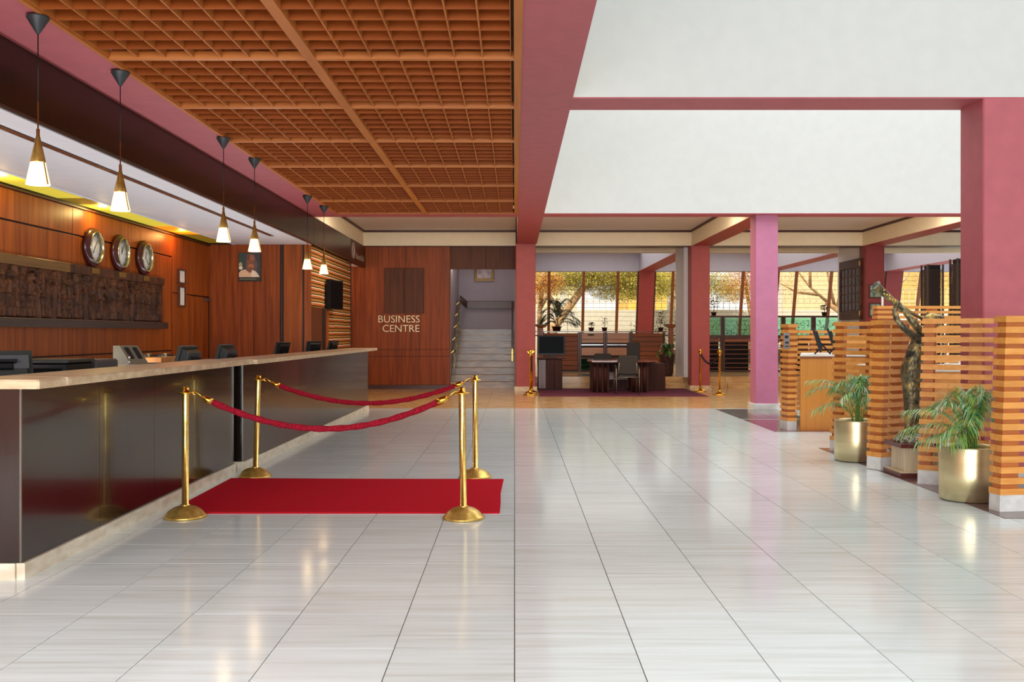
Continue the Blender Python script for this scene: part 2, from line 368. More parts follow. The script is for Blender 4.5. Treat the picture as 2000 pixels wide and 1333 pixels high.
def stripe_mat():
    m, n, l, p = base('striped_textile', .8, 0, .2)
    g = n.new('ShaderNodeNewGeometry'); sp = n.new('ShaderNodeSeparateXYZ'); l.new(g.outputs['Position'], sp.inputs[0])
    nz = n.new('ShaderNodeTexNoise'); nz.inputs['Scale'].default_value = 2.0; l.new(g.outputs['Position'], nz.inputs['Vector'])
    a = n.new('ShaderNodeMath'); a.operation = 'MULTIPLY_ADD'; a.inputs[1].default_value = .03
    l.new(nz.outputs[0], a.inputs[0]); l.new(sp.outputs['Z'], a.inputs[2])
    b = n.new('ShaderNodeMath'); b.operation = 'DIVIDE'; b.inputs[1].default_value = .148; l.new(a.outputs[0], b.inputs[0])
    f = n.new('ShaderNodeMath'); f.operation = 'FRACT'; l.new(b.outputs[0], f.inputs[0])
    r = n.new('ShaderNodeValToRGB'); r.color_ramp.interpolation = 'CONSTANT'; e = r.color_ramp.elements
    cs = [(0, (226, 206, 172)), (.15, (60, 44, 30)), (.3, (178, 128, 60)), (.52, (150, 100, 46)), (.62, (44, 36, 26)), (.76, (196, 112, 48)), (.92, (180, 66, 30))]
    e[0].position = 0; e[0].color = srgb(*cs[0][1]); e[1].position = cs[1][0]; e[1].color = srgb(*cs[1][1])
    for q, c in cs[2:]: k = e.new(q); k.color = srgb(*c)
    l.new(f.outputs[0], r.inputs[0]); l.new(r.outputs[0], p.inputs['Base Color']); return m
M['stripe'] = stripe_mat()
def shade_mat(name, c, s):
    m, n, l, p = base(name, .4)
    p.inputs['Base Color'].default_value = c; p.inputs['Emission Color'].default_value = c; p.inputs['Emission Strength'].default_value = s
    return m
M['lampglass'] = shade_mat('lit_frosted_glass', (1, .78, .42, 1), 1.15)
# ================================================================ SETTING
# ---- floor: grout slab, marble tiles one by one where they show large, the rest joined
T = .5535; G = .0024
floor = struct('floor', MB().box(-6.3, 14, -8, 37.6, -.3, -.006), M['grout'])
def tile_mesh(w, d, nm, mt, h=.006):
    return MB().box(G, w-G, G, d-G, -h, 0).mesh(nm, [mt])
tm = tile_mesh(T, T, 'tile', M['marble'])
Y0 = 4.47-3*T
cells = []
for j in range(-9, 29):
    y = Y0+j*T
    for i in range(-11, 24):
        x = i*T
        if x > 13.4: continue
        vis = y+T > 3.85 and abs(x+T/2) < (y+T)*.55 and x > -3.2 and not (x > 4.6 and y > 8)
        cells.append((0 if vis else 1, y, x))
cells.sort(); n = 0
rest = MB()
for q, y, x in cells:
    if q == 0 and n < 296: inst('tile', tm, floor, (x, y, 0)); n += 1
    else: rest.box(x+G, x+T-G, y+G, y+T-G, -.006, 0)
part('tiles', rest, M['marble'], floor, 'stuff')
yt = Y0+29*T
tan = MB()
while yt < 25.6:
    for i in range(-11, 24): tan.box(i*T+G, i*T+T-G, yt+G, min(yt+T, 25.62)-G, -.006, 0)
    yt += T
part('tan_tiles', tan, M['tan'], floor, 'stuff')  # rear tiles are tan where the nearer ones are white
# granite inlay under the slatted screens
gi = 0
for (a, b, mt) in ((7.62, 12.3, 'granite'), (14.35, 16.38, 'granitered'), (16.5, 18.6, 'granitegrey')):
    k = max(1, round((b-a)/.78)); d = (b-a)/k
    for q in range(k):
        for (x0, x1) in ((3.84, 4.42), (4.424, 5.0)):
            if a > 12 and q == 0 and x0 > 4 and a < 16: pass
            part('granite_tile', MB().bbox(x0, x1-.003, a+q*d, a+q*d+d-.003, .0, .004, .001), M[mt], floor)

# ---- rear platform and its steps
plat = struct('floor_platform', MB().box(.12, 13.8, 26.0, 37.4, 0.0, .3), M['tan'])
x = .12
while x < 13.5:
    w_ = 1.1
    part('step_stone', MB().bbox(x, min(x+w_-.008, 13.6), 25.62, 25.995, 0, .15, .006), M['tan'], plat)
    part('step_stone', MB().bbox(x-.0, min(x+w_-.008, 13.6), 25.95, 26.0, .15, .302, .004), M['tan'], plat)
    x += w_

# ---- left reception wall with its veneer panels
wl = struct('wall_left', MB().box(-6.3, -6.02, -8, 19.4, 0, 4.2), M['wallgap'])
def vpan(x, y0, y1, z0, z1, mt='veneer', nm='panel', par=None): return part(nm, MB().bbox(x-.02, x, y0+.004, y1-.004, z0+.004, z1-.004, .004), M[mt], par or wl)
ys = [-2, 2.2, 6.4, 10.6, 13.2, 15.2, 17.02]
for a, b in zip(ys[:-1], ys[1:]):
    vpan(-6.0, a, b, 1.16, 2.79); vpan(-6.0, a, b, .0, 1.145); vpan(-5.995, a, b, 2.805, 3.17)
vpan(-5.99, 17.03, 19.1, 2.17, 3.17); vpan(-5.99, 17.03, 17.98, 0, 2.165)
d1 = thing('door_1', 'flush red-brown veneer door at the far end of the reception wall', 'door', (-5.985, 18.5, 0)); d1['kind'] = 'structure'
dl = part('door_leaf', MB().bbox(-6.0, -5.985, 18.0, 19.02, .01, 2.15, .003), M['veneer'], d1)
part('door_closer', MB().bbox(-5.985, -5.93, 18.75, 18.98, 2.08, 2.13, .006), M['greypl2'], dl)
struct('trim_1', MB().box(-6.0, -5.955, -2, 19.1, 3.17, 3.19), M['browntrim'])

# ---- back wall of the reception bay (portrait wall)
wb = struct('wall_back', MB().box(-6.3, -4.05, 19.12, 19.4, 0, 4.2), M['wallgap'])
for a, b, mt in ((-6.0, -5.12, 'veneer2'), (-5.12, -4.60, 'veneer2'), (-4.535, -4.16, 'veneer'), (-4.6, -4.54, 'wallgap'), (-4.13, -3.99, 'veneer')):
    part('panel', MB().bbox(a+.003, b-.003, 19.09, 19.12, 0, 3.2, .004), M[mt], wb)
# ---- striped textile wall running back from it
ws = struct('wall_striped', MB().box(-4.5, -4.0, 19.13, 23.7, 0, 3.2), M['stripe'])
part('wall_edge_trim', MB().box(-4.2, -3.985, 23.7, 23.74, 0, 3.2), M['wallgap'], ws)
# ---- business centre wall
wc = struct('wall_business_centre', MB().box(-7.5, -1.70, 25.42, 25.7, 0, 4.2), M['wallgap'])
for a, b in ((-6.5, -5.2), (-5.2, -3.93), (-3.93, -2.85), (-2.85, -1.69)):
    for z0, z1 in ((.11, .85), (.86, 1.03), (1.04, 3.72)):
        part('panel', MB().bbox(a+.002, b-.002, 25.4, 25.42, z0, z1, .003), M['veneer2'], wc)
part('baseboard', MB().bbox(-6.5, -1.69, 25.385, 25.42, 0, .105, .004), M['browntrim'], wc)
part('dark_square_panel', MB().bbox(-3.40, -2.88, 25.36, 25.4, 1.98, 3.16, .006), M['veneerd'], wc)
part('dark_square_panel', MB().bbox(-2.876, -2.36, 25.36, 25.4, 1.98, 3.16, .006), M['veneerd'], wc)
sg = thing('wall_sign', 'pale gold capital letters on the red-brown veneer wall beside the stairs', 'sign', (-3.0, 25.39, 1.8))
text('lettering', 'BUSINESS', .268, (-3.02, 25.385, 1.82), (PI/2, 0, 0), M['letter'], sg, .012, space=.99, offset=-.0025)
text('lettering', 'CENTRE', .268, (-2.965, 25.385, 1.575), (PI/2, 0, 0), M['letter'], sg, .012, space=.99, offset=-.0025)
hd = struct('wall_stair_header', MB().box(-1.70, .1, 25.42, 25.6, 3.14, 4.2), M['wallgap'])
part('panel', MB().bbox(-1.69, -.75, 25.4, 25.42, 3.13, 3.72, .004), M['veneerd'], hd)
part('panel', MB().bbox(-.746, .1, 25.4, 25.42, 3.13, 3.72, .004), M['veneerd'], hd)
# left passage end and far walls
struct('wall_passage', MB().box(-7.6, -7.4, 19.4, 25.5, 0, 4.2), M['veneer'])
struct('ceiling_passage', MB().box(-7.5, -4.0, 19.4, 25.4, 3.2, 3.25).box(-3.995, -3.93, 23.74, 25.4, 3.2, 3.25), M['soffit'])

# ---- stairwell
struct('wall_stairwell', MB().box(-1.95, -1.69, 25.7, 29.6, 0, 5).box(-1.95, .1, 29.5, 29.7, 0, 5).box(.0, .12, 25.62, 37.4, 0, 5).box(-1.95, .1, 25.6, 29.6, 5, 5.1), M['lavwall'])
st = thing('staircase', 'brown marble staircase with nine steps rising behind the dark header', 'stairs', (-.8, 25.6, 0)); st['kind'] = 'structure'
for k in range(9):
    y = 25.62+.3*k; z = .175*(k+1)
    part('step', MB().bbox(-1.69, 0, y-.022, (y+.33 if k < 8 else 29.5), z-.035, z, .006).box(-1.69, 0, y+.02, y+.04, z-.175, z-.035), M['stair'], st)
hr = thing('handrail', 'bronze and wood handrail climbing the left stairwell wall', 'handrail', (-1.6, 25.7, .9)); hr['kind'] = 'structure'
part('rail', MB().bar((-1.58, 25.75, .98), (-1.58, 28.4, 2.48), .04, .08), M['bronze'], hr)
part('rail', MB().bbox(-1.45, .0, 29.40, 29.44, 2.22, 2.44, .01).bar((-1.58, 28.4, 2.46), (-1.45, 29.4, 2.33), .04, .2), M['cabdark'], hr)
for k in range(5):
    y = 25.85+.6*k; z = 1.03+.34*k
    part('bracket', MB().bar((-1.69, y, z-.1), (-1.58, y, z), .02), M['brassold'], hr)
    part('baluster', MB().bar((-1.6, y, z-.85), (-1.6, y, z), .022), M['bronze'], hr)
hr2 = thing('handrail', 'short dark handrail on the right side of the stairs beside the red column', 'handrail', (-.05, 26, .9)); hr2['kind'] = 'structure'
part('rail', MB().bar((-.06, 26.6, 1.0), (-.06, 28.4, 2.35), .05, .09), M['browntrim'], hr2)
part('newel', MB().bar((-.06, 26.6, .6), (-.06, 26.6, 1.05), .04).bar((-.06, 28.4, 1.5), (-.06, 28.4, 2.35), .03), M['brassold'], hr2)
pf = thing('picture_frame', 'gilt framed pale picture hanging above the stair landing', 'picture', (-.92, 29.46, 3.3))
part('frame', MB().bbox(-1.22, -.62, 29.45, 29.5, 3.04, 3.12, .01).bbox(-1.22, -.62, 29.45, 29.5, 3.5, 3.58, .01).bbox(-1.22, -1.14, 29.45, 29.5, 3.12, 3.5, .01).bbox(-.7, -.62, 29.45, 29.5, 3.12, 3.5, .01), M['goldframe'], pf)
part('print', MB().box(-1.14, -.7, 29.47, 29.49, 3.12, 3.5), noisemat('pale_print', srgb(170, 150, 160), srgb(222, 208, 204), (6, 6, 6), 3, .5), pf)

# ---- pink ceilings, dark band, white soffit over the desk
struct('ceiling_pink', MB().box(-3.9, -3.37, -8, 18.43, 3.72, 3.8), M['pink'])
struct('beam_dark_band', MB().box(-4.0, -3.9, -8, 18.9, 3.2, 3.72), M['band'])
bd = bpy.data.objects['beam_dark_band']
for y in (2, 5.2, 9.5, 13.8): pass
struct('beam_dark_band_rear', MB().box(-4.0, -3.9, 18.9, 23.2, 3.2, 3.72).box(-4.0, -3.9, 18.88, 18.9, 3.2, 3.72), M['band'])
struct('beam_sign_fascia', MB().box(-4.0, -3.895, 23.2, 25.4, 3.17, 3.72), M['veneerd'])
cs = struct('ceiling_soffit', MB().box(-5.5, -4.0, -8, 19.1, 3.2, 3.26).box(-5.52, -5.5, -8, 19.1, 3.19, 3.4).box(-4.02, -3.985, -8, 19.1, 3.192, 3.2), M['soffit'])
av = thing('air_slot_diffuser', 'long linear air slot in the white soffit over the desk', 'air vent', (-4.33, 9, 3.2)); av['kind'] = 'structure'
part('frame', MB().box(-4.405, -4.39, -2, 17.4, 3.194, 3.2).box(-4.285, -4.27, -2, 17.4, 3.194, 3.2), M['soffit'], av)
part('slot', MB().box(-4.39, -4.285, -2, 17.4, 3.196, 3.1995), M['wallgap'], av)
for x in (-4.362, -4.325): part('blade', MB().box(x, x+.012, -2, 17.4, 3.19, 3.197), M['cabwood'], av)
cv = thing('cove_light', 'yellow lit cove of diffuser panels along the top of the veneer wall', 'light', (-5.75, 10, 3.2))
pat = ['diffY', 'diffD', 'diffY', 'diffY', 'diffD', 'diffY', 'diffY', 'diffO', 'diffD']
ys = [5.0, 7.2, 9.0, 11.0, 12.75, 13.35, 15.2, 16.1, 17.4, 19.05]
for (a, b), mt in zip(zip(ys[:-1], ys[1:]), pat):
    part('diffuser', MB().bbox(-5.99, -5.52, a+.01, b-.01, 3.225, 3.24, .003), M[mt], cv)
part('housing', MB().box(-6.02, -5.52, -2, 19.1, 3.25, 3.3), M['wallgap'], cv)
point('cove_spot', (-5.78, 16.9, 3.14), 7, (1, .45, .12), .03)
for y in (8.0, 11.0, 13.7): point('cove_spot', (-5.8, y, 3.15), 7.0, (1, .72, .26), .05)

# ---- beams, atrium walls
def beam(nm, x0, x1, y0, y1, top=5.0, side='white', under='pink', z=3.72):
    o = struct(nm, MB().box(x0, x1, y0, y1, z+.012, top), M[side]); part('soffit_paint', MB().box(x0-.001, x1+.001, y0-.001, y1+.001, z, z+.012), M[under], o); return o
beam('beam_left', .06, .56, -8, 24.6, 4.14, 'cream', 'pink')
struct('wall_atrium_left', MB().box(.06, .558, -8, 18.92, 4.14, 9), M['white'])
beam('beam_middle', .56, 13.8, 9.38, 9.87, 9, 'white')
beam('beam_far', .56, 13.8, 18.43, 18.92, 9, 'white')
beam('beam_far_left', -3.9, .06, 18.43, 18.92, 3.82, 'pink')
struct('wall_atrium_right', MB().box(18.6, 18.8, 18.9, 37.4, 0, 5.2).box(13.8, 18.8, 18.7, 18.9, 0, 5.2).box(13.8, 14, -8, 18.9, 0, 9), M['white'])
struct('roof_atrium', MB().box(.06, 14, -8, 19, 9, 9.2), M['conc_ext'])
struct('roof_lower', MB().box(-7.6, .1, -8, 37.6, 5.2, 5.4).box(.1, 18.8, 18.92, 37.6, 5.2, 5.4), M['conc_ext'])
beam('beam_cross', 4.6, 5.1, 18.92, 25.3, 4.14, 'cream', 'pinkB')
beam('beam_cross', 9.05, 9.55, 18.92, 25.3, 4.14, 'cream', 'pinkB')
for o in bpy.data.objects:
    if o.name.startswith('beam_cross'): o.name = 'beam_cross'
for y0, x0, x1 in ((25.3, -3.95, .03), (25.3, .53, 13.8)):
    o = struct('beam_rear', MB().box(x0, x1, y0, y0+(.1 if x0 < 0 else .5), 3.735, 4.3), M['cream'])
    part('soffit_paint', MB().box(x0, x1, y0-.01, y0+(.1 if x0 < 0 else .5), 3.72, 3.735), M['browntrim'], o)
struct('beam_cream_left', MB().box(-4.05, -3.93, 18.92, 25.3, 3.72, 4.3), M['cream'])
struct('ceiling_rear', MB().box(-4, 13.8, 18.92, 25.4, 4.14, 4.2), M['soffit'])
tb = MB()
for (a, b) in ((-3.93, .06), (.56, 4.6), (5.1, 9.05), (9.55, 13.8)):
    tb.box(a, b, 25.27, 25.3, 4.085, 4.14).box(a, a+.03, 18.92, 25.3, 4.085, 4.14).box(b-.03, b, 18.92, 25.3, 4.085, 4.14)
struct('trim_2', tb, M['browntrim'])
struct('ceiling_window_aisle', MB().box(.1, 18.6, 25.8, 37.4, 4.5, 4.56), M['soffit'])
struct('beam_cream_aisle', MB().box(.12, 18.6, 27.2, 27.5, 3.72, 4.5), M['cream'])
struct('beam_window', MB().box(.12, 18.6, 35.42, 35.9, 3.72, 4.5), M['greyblue'])
for k in range(4):
    x = .2+4.5*k-.17
    beam('beam_aisle', max(x, .125), x+.54, 27.5, 35.42, 4.5, 'greyblue', 'pink', 3.72)
    # sloping columns in the window plane
    struct('column_window', MB().hexa([(x, 36.3, .3), (x+.56, 36.3, .3), (x+.56, 36.6, .3), (x, 36.6, .3), (x, 35.3, 3.72), (x+.56, 35.3, 3.72), (x+.56, 35.7, 3.72), (x, 35.7, 3.72)]), M['pinkB'] if k < 3 else M['maroon'])
for o in list(bpy.data.objects):
    if o.name.startswith('beam_aisle'): o.name = 'beam_aisle'

# ---- columns
def column(nm, x, y, s, mt, top=3.72, dy=None):
    dy = dy or s
    c = struct(nm, MB().prism([(x+.012, y), (x+s-.012, y), (x+s, y+.012), (x+s, y+dy-.012), (x+s-.012, y+dy), (x+.012, y+dy), (x, y+dy-.012), (x, y+.012)], .1, top), M[mt])
    part('column_base', MB().bbox(x-.04, x+s+.04, y-.04, y+dy+.04, 0, .11, .006), M['concrete'] if mt in ('lilac', 'pink') else M['stone'], c); return c
column('column', .03, 24.6, .5, 'pinkB')
column('column', 4.55, 25.06, .48, 'pinkB')
column('column', 4.61, 18.6, .43, 'lilac')
column('column', 4.52, 9.38, .49, 'pink')
column('column', 9.05, 25.06, .48, 'maroon')
column('column', 9.05, 18.45, .47, 'pink')
column('column', 9.05, 9.38, .49, 'pink')
struct('pillar_white', MB().box(4.46, 4.75, 25.62, 26.95, .3, 3.94), M['soffit'])
struct('pillar_white', MB().box(9.07, 9.35, 25.62, 27.3, .3, 3.94), M['soffit'])

# ---- wooden lattice ceiling: rails and panels of crossed slats
ce = struct('ceiling', MB().box(-3.37, .06, -8, 18.43, 3.875, 3.92), M['grilleback'])
RY = [18.43-1.733*k for k in range(9)]; XR = [-3.37, -1.68, .03]
for y in RY: part('rail', MB().bbox(-3.37, .03, y-.03, y+.03 if y < 18.4 else y, 3.7125, 3.78, .006), M['rail'], ce)
for x, a, b in ((-3.37, 0, .035), (-1.68, -.045, .045), (.03, -.035, .03)): part('rail', MB().bbox(x+a, x+b, RY[-1], 18.43, 3.71, 3.785, .006), M['grilley'], ce)
pw = (XR[1]-XR[0]-.09); ph = 1.733-.06
ms = MB().box(0, pw, -.005, .005, 3.722, 3.87).mesh('slat', [M['grille']])
ml = MB().box(-.006, .006, 0, ph, 3.722, 3.87).mesh('slat', [M['grilley']])
for y in RY[1:]:
    for x in XR[:2]:
        gp = part('grille_panel', MB().box(x+.03, x+.0445, y+.03, y+.03+ph, 3.73, 3.87).box(x+.045+pw, x+.05+pw, y+.03, y+.03+ph, 3.73, 3.87), M['grilley'], ce)
        for k in range(1, 7):
            inst('slat', ms, gp, (x+.045, y+.03+ph*k/7, 0)); inst('slat', ml, gp, (x+.045+pw*k/7, y+.03, 0))
struct('ceiling_near', MB().box(-3.37, .06, -8, RY[-1]-.03, 3.72, 3.78), M['grille'])

# ---- wall behind the photographer with an assumed, unseen glazed entrance
wr = MB().box(-6.3, -6.0, -8.2, -8, 0, 9).box(-6.0, 14, -8.2, -8, 3.6, 9).box(8, 14, -8.2, -8, 0, 3.6).box(-6.3, 8, -8.2, -8, 0, .3)
struct('wall_assumed_entrance', wr, M['white'])
em = MB()
for k in range(9): em.box(-6.0+k*1.75, -5.92+k*1.75, -8.15, -8.05, .3, 3.6)
struct('window_assumed_entrance', em, M['browntrim'])

# ---- sloping windows with glass louvres
def WY(z): return 35.42+(3.72-z)*(.6/2.08)
def wq(mb, x0, x1, z0, z1, d0, d1):
    a, b = WY(z0), WY(z1)
    return mb.hexa([(x0, a+d0, z0), (x1, a+d0, z0), (x1, a+d1, z0), (x0, a+d1, z0), (x0, b+d0, z1), (x1, b+d0, z1), (x1, b+d1, z1), (x0, b+d1, z1)])
ZS = 1.4
for k in range(4):
    x0 = .6+4.5*k; x1 = x0+3.93
    if k == 3: x1 = 18.5
    wo = thing('window_%d' % (k+1), ['sloping louvre window behind the lobby desk', 'sloping louvre window behind the lilac column', 'sloping louvre window left of the carved screen', 'sloping louvre window behind the dark lattice pillars'][k], 'window', (x0, 36, 1.3)); wo['kind'] = 'structure'
    mx = [x0, x0+.68, x0+1.95, x0+3.23, x1] if k else [x0, x0+.66, x0+1.92, x0+3.17, x1]
    if k == 3: mx = [x0, x0+.72, x0+1.95, x0+3.2, x1]
    for i, x in enumerate(mx):
        part('mullion', wq(MB(), x-.05 if i else x, x+.05 if i < len(mx)-1 else x+.06, .3, 3.72, -.05, .05), M['orangemullion'] if i in (1, 2, 3) else M['cabdark'], wo)
    part('sill', MB().bbox(x0, x1, 35.98, 36.12, ZS-.05, ZS, .004), M['cabdark'], wo)
    for a, b in zip(mx[:-1], mx[1:]):
        lv = MB(); ed = MB(); z = ZS+.03
        while z < 3.66:
            y = WY(z); y2 = WY(z+.16)
            lv.hexa([(a+.05, y+.012, z), (b-.05, y+.012, z), (b-.05, y+.018, z), (a+.05, y+.018, z), (a+.05, y2-.03, z+.165), (b-.05, y2-.03, z+.165), (b-.05, y2-.024, z+.165), (a+.05, y2-.024, z+.165)])
            ed.box(a+.05, b-.05, y-.004, y+.01, z-.004, z+.005); z += .162
        part('glass_louvres', lv, M['glass'], wo, 'stuff')
        part('blade_edges', ed, M['browntrim'], wo, 'stuff')
        part('lower_pane', wq(MB(), a+.05, b-.05, .35, ZS-.06, .0, .008), M['glass'], wo)
# ================================================================ RECEPTION COUNTERS
def counter(nm, label, X0, X1, Y0, Y1, seams, endleft, tiles, zt=1.182):
    # front face runs from (X0,Y0) to (X1,Y1)
    t = thing(nm, label, 'counter', (X0, Y0, 0))
    fx = lambda y, d=0: X0+(X1-X0)*(y-Y0)/(Y1-Y0)+d
    ys = [Y0]+seams+[Y1]
    for a, b in zip(ys[:-1], ys[1:]):
        part('front_panel', MB().prism([(fx(a, -.045), a+.001), (fx(a, -.02), a+.001), (fx(b, -.02), b-.002), (fx(b, -.045), b-.002)], .1, zt-.052), M['darkwood'], t)
    part('carcass', MB().prism([(fx(Y0, -.30), Y0+.03), (fx(Y0, -.05), Y0+.03), (fx(Y1, -.05), Y1-.01), (fx(Y1, -.30), Y1-.01)], .0, zt-.055), M['darkwood'], t)
    part('end_panel', MB().bbox(endleft, X0-.024, Y0+.002, Y0+.04, .1, zt-.052, .002), M['darkwood'], t)
    part('corner_edge', MB().box(X0-.03, X0-.019, Y0-.003, Y0+.008, .1, zt-.052), M['frameg'], t)
    # stone plinth, tile by tile
    q = [Y0]+tiles+[Y1]
    for a, b in zip(q[:-1], q[1:]):
        part('plinth_stone', MB().prism([(fx(a, -.05), a+.002), (fx(a), a+.002), (fx(b), b-.002), (fx(b, -.05), b-.002)], 0, .098), M['plinth'], t)
    x = X0-.053
    while x > endleft: part('plinth_stone', MB().bbox(max(x-.55, endleft), x, Y0-.012, Y0+.03, 0, .098, .004), M['plinth'], t); x -= .553
    return t, fx
c1, fx1 = counter('reception_counter', 'nearer dark brown reception counter with a travertine top and pale stone plinth', -2.88, -2.90, 5.72, 10.12, [6.81, 7.86, 8.9], -4.1, [6.28, 6.84, 7.39, 7.95, 8.5, 9.06, 9.6])
c2, fx2 = counter('reception_counter', 'farther dark brown reception counter running towards the veneer wall', -2.845, -2.76, 10.26, 18.45, [12.2, 14.15, 16.3], -3.3, [10.8+.5535*k for k in range(14)])
def slab(t, P, z0, z1, nm='stone_top'):
    return part(nm, MB().prism(P, z0+.006, z1-.006).prism([(x*1.0, y) for x, y in P], z0+.004, z1-.004), M['stone'], t)
tp = thing('countertop', 'beige travertine top on the nearer counter, wrapping its near end', 'countertop', (-2.75, 5.6, 1.13))
for a, b in ((5.96, 7.6), (7.603, 9.2), (9.203, 10.2)):
    part('stone_slab', MB().bbox(-3.23, -2.74, a, b, 1.13, 1.184, .008), M['stone'], tp)
part('stone_slab', MB().bbox(-3.45, -2.74, 5.6, 5.957, 1.13, 1.184, .012), M['stone'], tp)
part('stone_slab', MB().bbox(-4.15, -3.453, 5.6, 5.957, 1.13, 1.184, .012), M['stone'], tp)
tp2 = thing('countertop', 'beige travertine top on the farther counter', 'countertop', (-2.7, 10.2, 1.13))
ys = [10.206, 12.2, 14.2, 16.4, 18.6]
for a, b in zip(ys[:-1], ys[1:]):
    fa, fb = -2.70+(a-10.2)*.009, -2.70+(b-10.2)*.009
    part('stone_slab', MB().prism([(fa-.5, a+.0015), (fa, a+.0015), (fb, b-.0015), (fb-.5, b-.0015)], 1.13, 1.176), M['stone'], tp2)
wk = thing('work_surface', 'pale lower work surface behind the reception counters', 'worktop', (-3.6, 6, .95))
part('top', MB().bbox(-4.1, -3.31, 5.96, 18.3, .93, .96, .004), M['cream'], wk)
part('support', MB().box(-4.05, -3.35, 5.97, 6.0, 0, .93), M['deskdark'], wk)
part('support', MB().box(-4.05, -3.35, 18.2, 18.25, 0, .93), M['deskdark'], wk); part('support', MB().box(-4.05, -3.35, 12, 12.04, 0, .93), M['deskdark'], wk)

ls = thing('added_strip', 'added uplight strip behind the counters, put in to brighten the soffit', 'light', (-4.06, 12, .96))  # housing for the added soffit uplight, no such fitting is known here
part('housing', MB().box(-4.09, -4.03, 6.0, 18.0, .961, .985), M['greypl2'], ls)
# ---- monitors on the desk, seen from behind
def monitor(label, x, y, rz, tilt, w_, h_, kind, group='monitors along the reception counter'):
    t = thing('monitor', label, 'monitor', (x, y, .96), rz, group)
    # local: back faces -Y; screen faces +Y
    c, s = math.cos(tilt), math.sin(tilt); zc = .36-.5*h_*c
    def P(u, v, d): return Vector((u, d*c+v*s, zc+v*c-d*s))
    def bx(mb, u0, u1, v0, v1, d0, d1, m=0, k=1.0):
        cu, cvv = (u0+u1)/2, (v0+v1)/2
        p = [P(cu+(u-cu)*kk, cvv+(v-cvv)*kk, d) for (d, kk) in ((d1, 1), (d0, k)) for (u, v) in ((u0, v0), (u1, v0), (u1, v1), (u0, v1))]
        return mb.hexa(p, m)
    part('casing', bx(bx(MB(), -w_/2, w_/2, -h_/2, h_/2, -.02, .02), -w_*.44, w_*.44, -h_*.42, h_*.42, -.09 if kind else -.045, -.021, 0, .82), M['greypl'] if kind else M['black'], t, local=True)
    part('screen', bx(MB(), -w_/2+.02, w_/2-.02, -h_/2+.02, h_/2-.02, .0205, .0215), M['screen'], t, local=True)
    mb = MB(); mb.bbox(-.12, .12, -.09, .09, 0, .02, .004); mb.bar((0, .0, .02), (0, -.02, zc), .06, .04)
    part('stand', mb, M['black'], t, local=True)
    if kind:
        part('display_hood', bx(bx(MB(), -.075, .075, h_*.16, h_*.22, -.14, -.09), -.06, .06, h_*.02, h_*.16, -.125, -.09, 0, .7), M['black'], t, local=True)
        part('rear_panel', bx(MB(), -w_*.4, w_*.4, h_*.05, h_*.34, -.094, -.085), M['greypl2'], t, local=True)
    return t
monitor('grey-green till monitor nearest the photographer, cut by the left edge', -3.66, 6.95, math.radians(38), .3, .40, .34, 1)
monitor('grey-green till monitor beside the calculator tray', -3.46, 10.2, math.radians(82), -.28, .36, .32, 1)
monitor('grey-green till monitor just before the seam of the two counters', -3.46, 11.55, math.radians(82), -.28, .36, .32, 1)
monitor('thin black monitor below the portrait wall seam', -3.5, 14.6, math.radians(66), -.3, .30, .29, 0)
monitor('rounded black monitor in front of the brown niche in the striped wall', -3.46, 16.7, math.radians(58), -.2, .32, .28, 0)
monitor('narrow black monitor at the far end of the counter before the stripes', -3.34, 17.8, math.radians(74), -.3, .32, .29, 0)
p1 = thing('printer', 'dark low box printer with a recessed front behind the counter', 'printer', (-3.6, 7.62, .96))
part('body', MB().bbox(-3.85, -3.42, 7.45, 7.9, .96, 1.225, .015), M['black'], p1); part('lid', MB().bbox(-3.86, -3.41, 7.44, 7.91, 1.226, 1.25, .01), M['greypl'], p1)
part('paper_tray', MB().bbox(-3.80, -3.47, 7.43, 7.45, 1.02, 1.18, .004), M['screen'], p1)
p2 = thing('printer', 'grey box printer with side vents behind the counter', 'printer', (-3.6, 8.0, .96))
pb2 = part('body', MB().bbox(-3.9, -3.42, 7.96, 8.4, .96, 1.235, .015), M['greypl2'], p2)
for k in range(3): part('vent', MB().box(-3.75, -3.52, 7.955, 7.96, 1.16+k*.018, 1.168+k*.018), M['black'], pb2)
pp = thing('paper_stack', 'white sheets lying behind the counter beside the grey printer', 'papers', (-3.45, 9, 1.14))
part('sheets', MB().bbox(-3.75, -3.32, 8.5, 8.95, 1.145, 1.165, .002), M['paper'], pp)
part('riser', MB().bbox(-3.74, -3.33, 8.52, 8.93, .96, 1.144, .004), M['greypl2'], pp)
ct = thing('card_terminal', 'beige sloped desk unit with two dark slots standing behind the counter', 'terminal', (-3.7, 9.25, .96))
rz = math.radians(18)
mb = MB(); pr = [(-.17, 0), (.30, 0), (.30, .05), (-.05, .42), (-.17, .42)]
def wedge(mb, prof, w0, w1, m=0):
    n = len(prof); vs = [(w0, y, z) for y, z in prof]+[(w1, y, z) for y, z in prof]
    mb._add(vs, [tuple(range(n)), tuple(range(2*n-1, n-1, -1))]+[(i, n+i, n+(i+1) % n, (i+1) % n) for i in range(n)], m); return mb
ct.rotation_euler = (0, 0, math.radians(62)); ct.location = (-3.66, 9.28, .96)
pr = [(-.21, 0), (.12, 0), (.12, .375), (.03, .375), (-.21, .10)]
part('body', wedge(MB(), pr, -.105, .105), M['beige'], ct, local=True)
for x in (-.05, .045):
    part('slot', MB().obox((x, -.035, .303), (.022, 0, 0), (0, .045, .052), (0, -.006, .0052)), M['ink'], ct, local=True)
tr = thing('tray', 'pale wooden tray of small dark items beside the second till monitor', 'tray', (-3.9, 10.5, 1.145))
part('tray_base', MB().bbox(-4.0, -3.72, 10.25, 10.85, 1.145, 1.20, .006), M['deskor'], tr)
part('riser', MB().box(-3.96, -3.75, 10.3, 10.7, .96, 1.145), M['black'], tr)
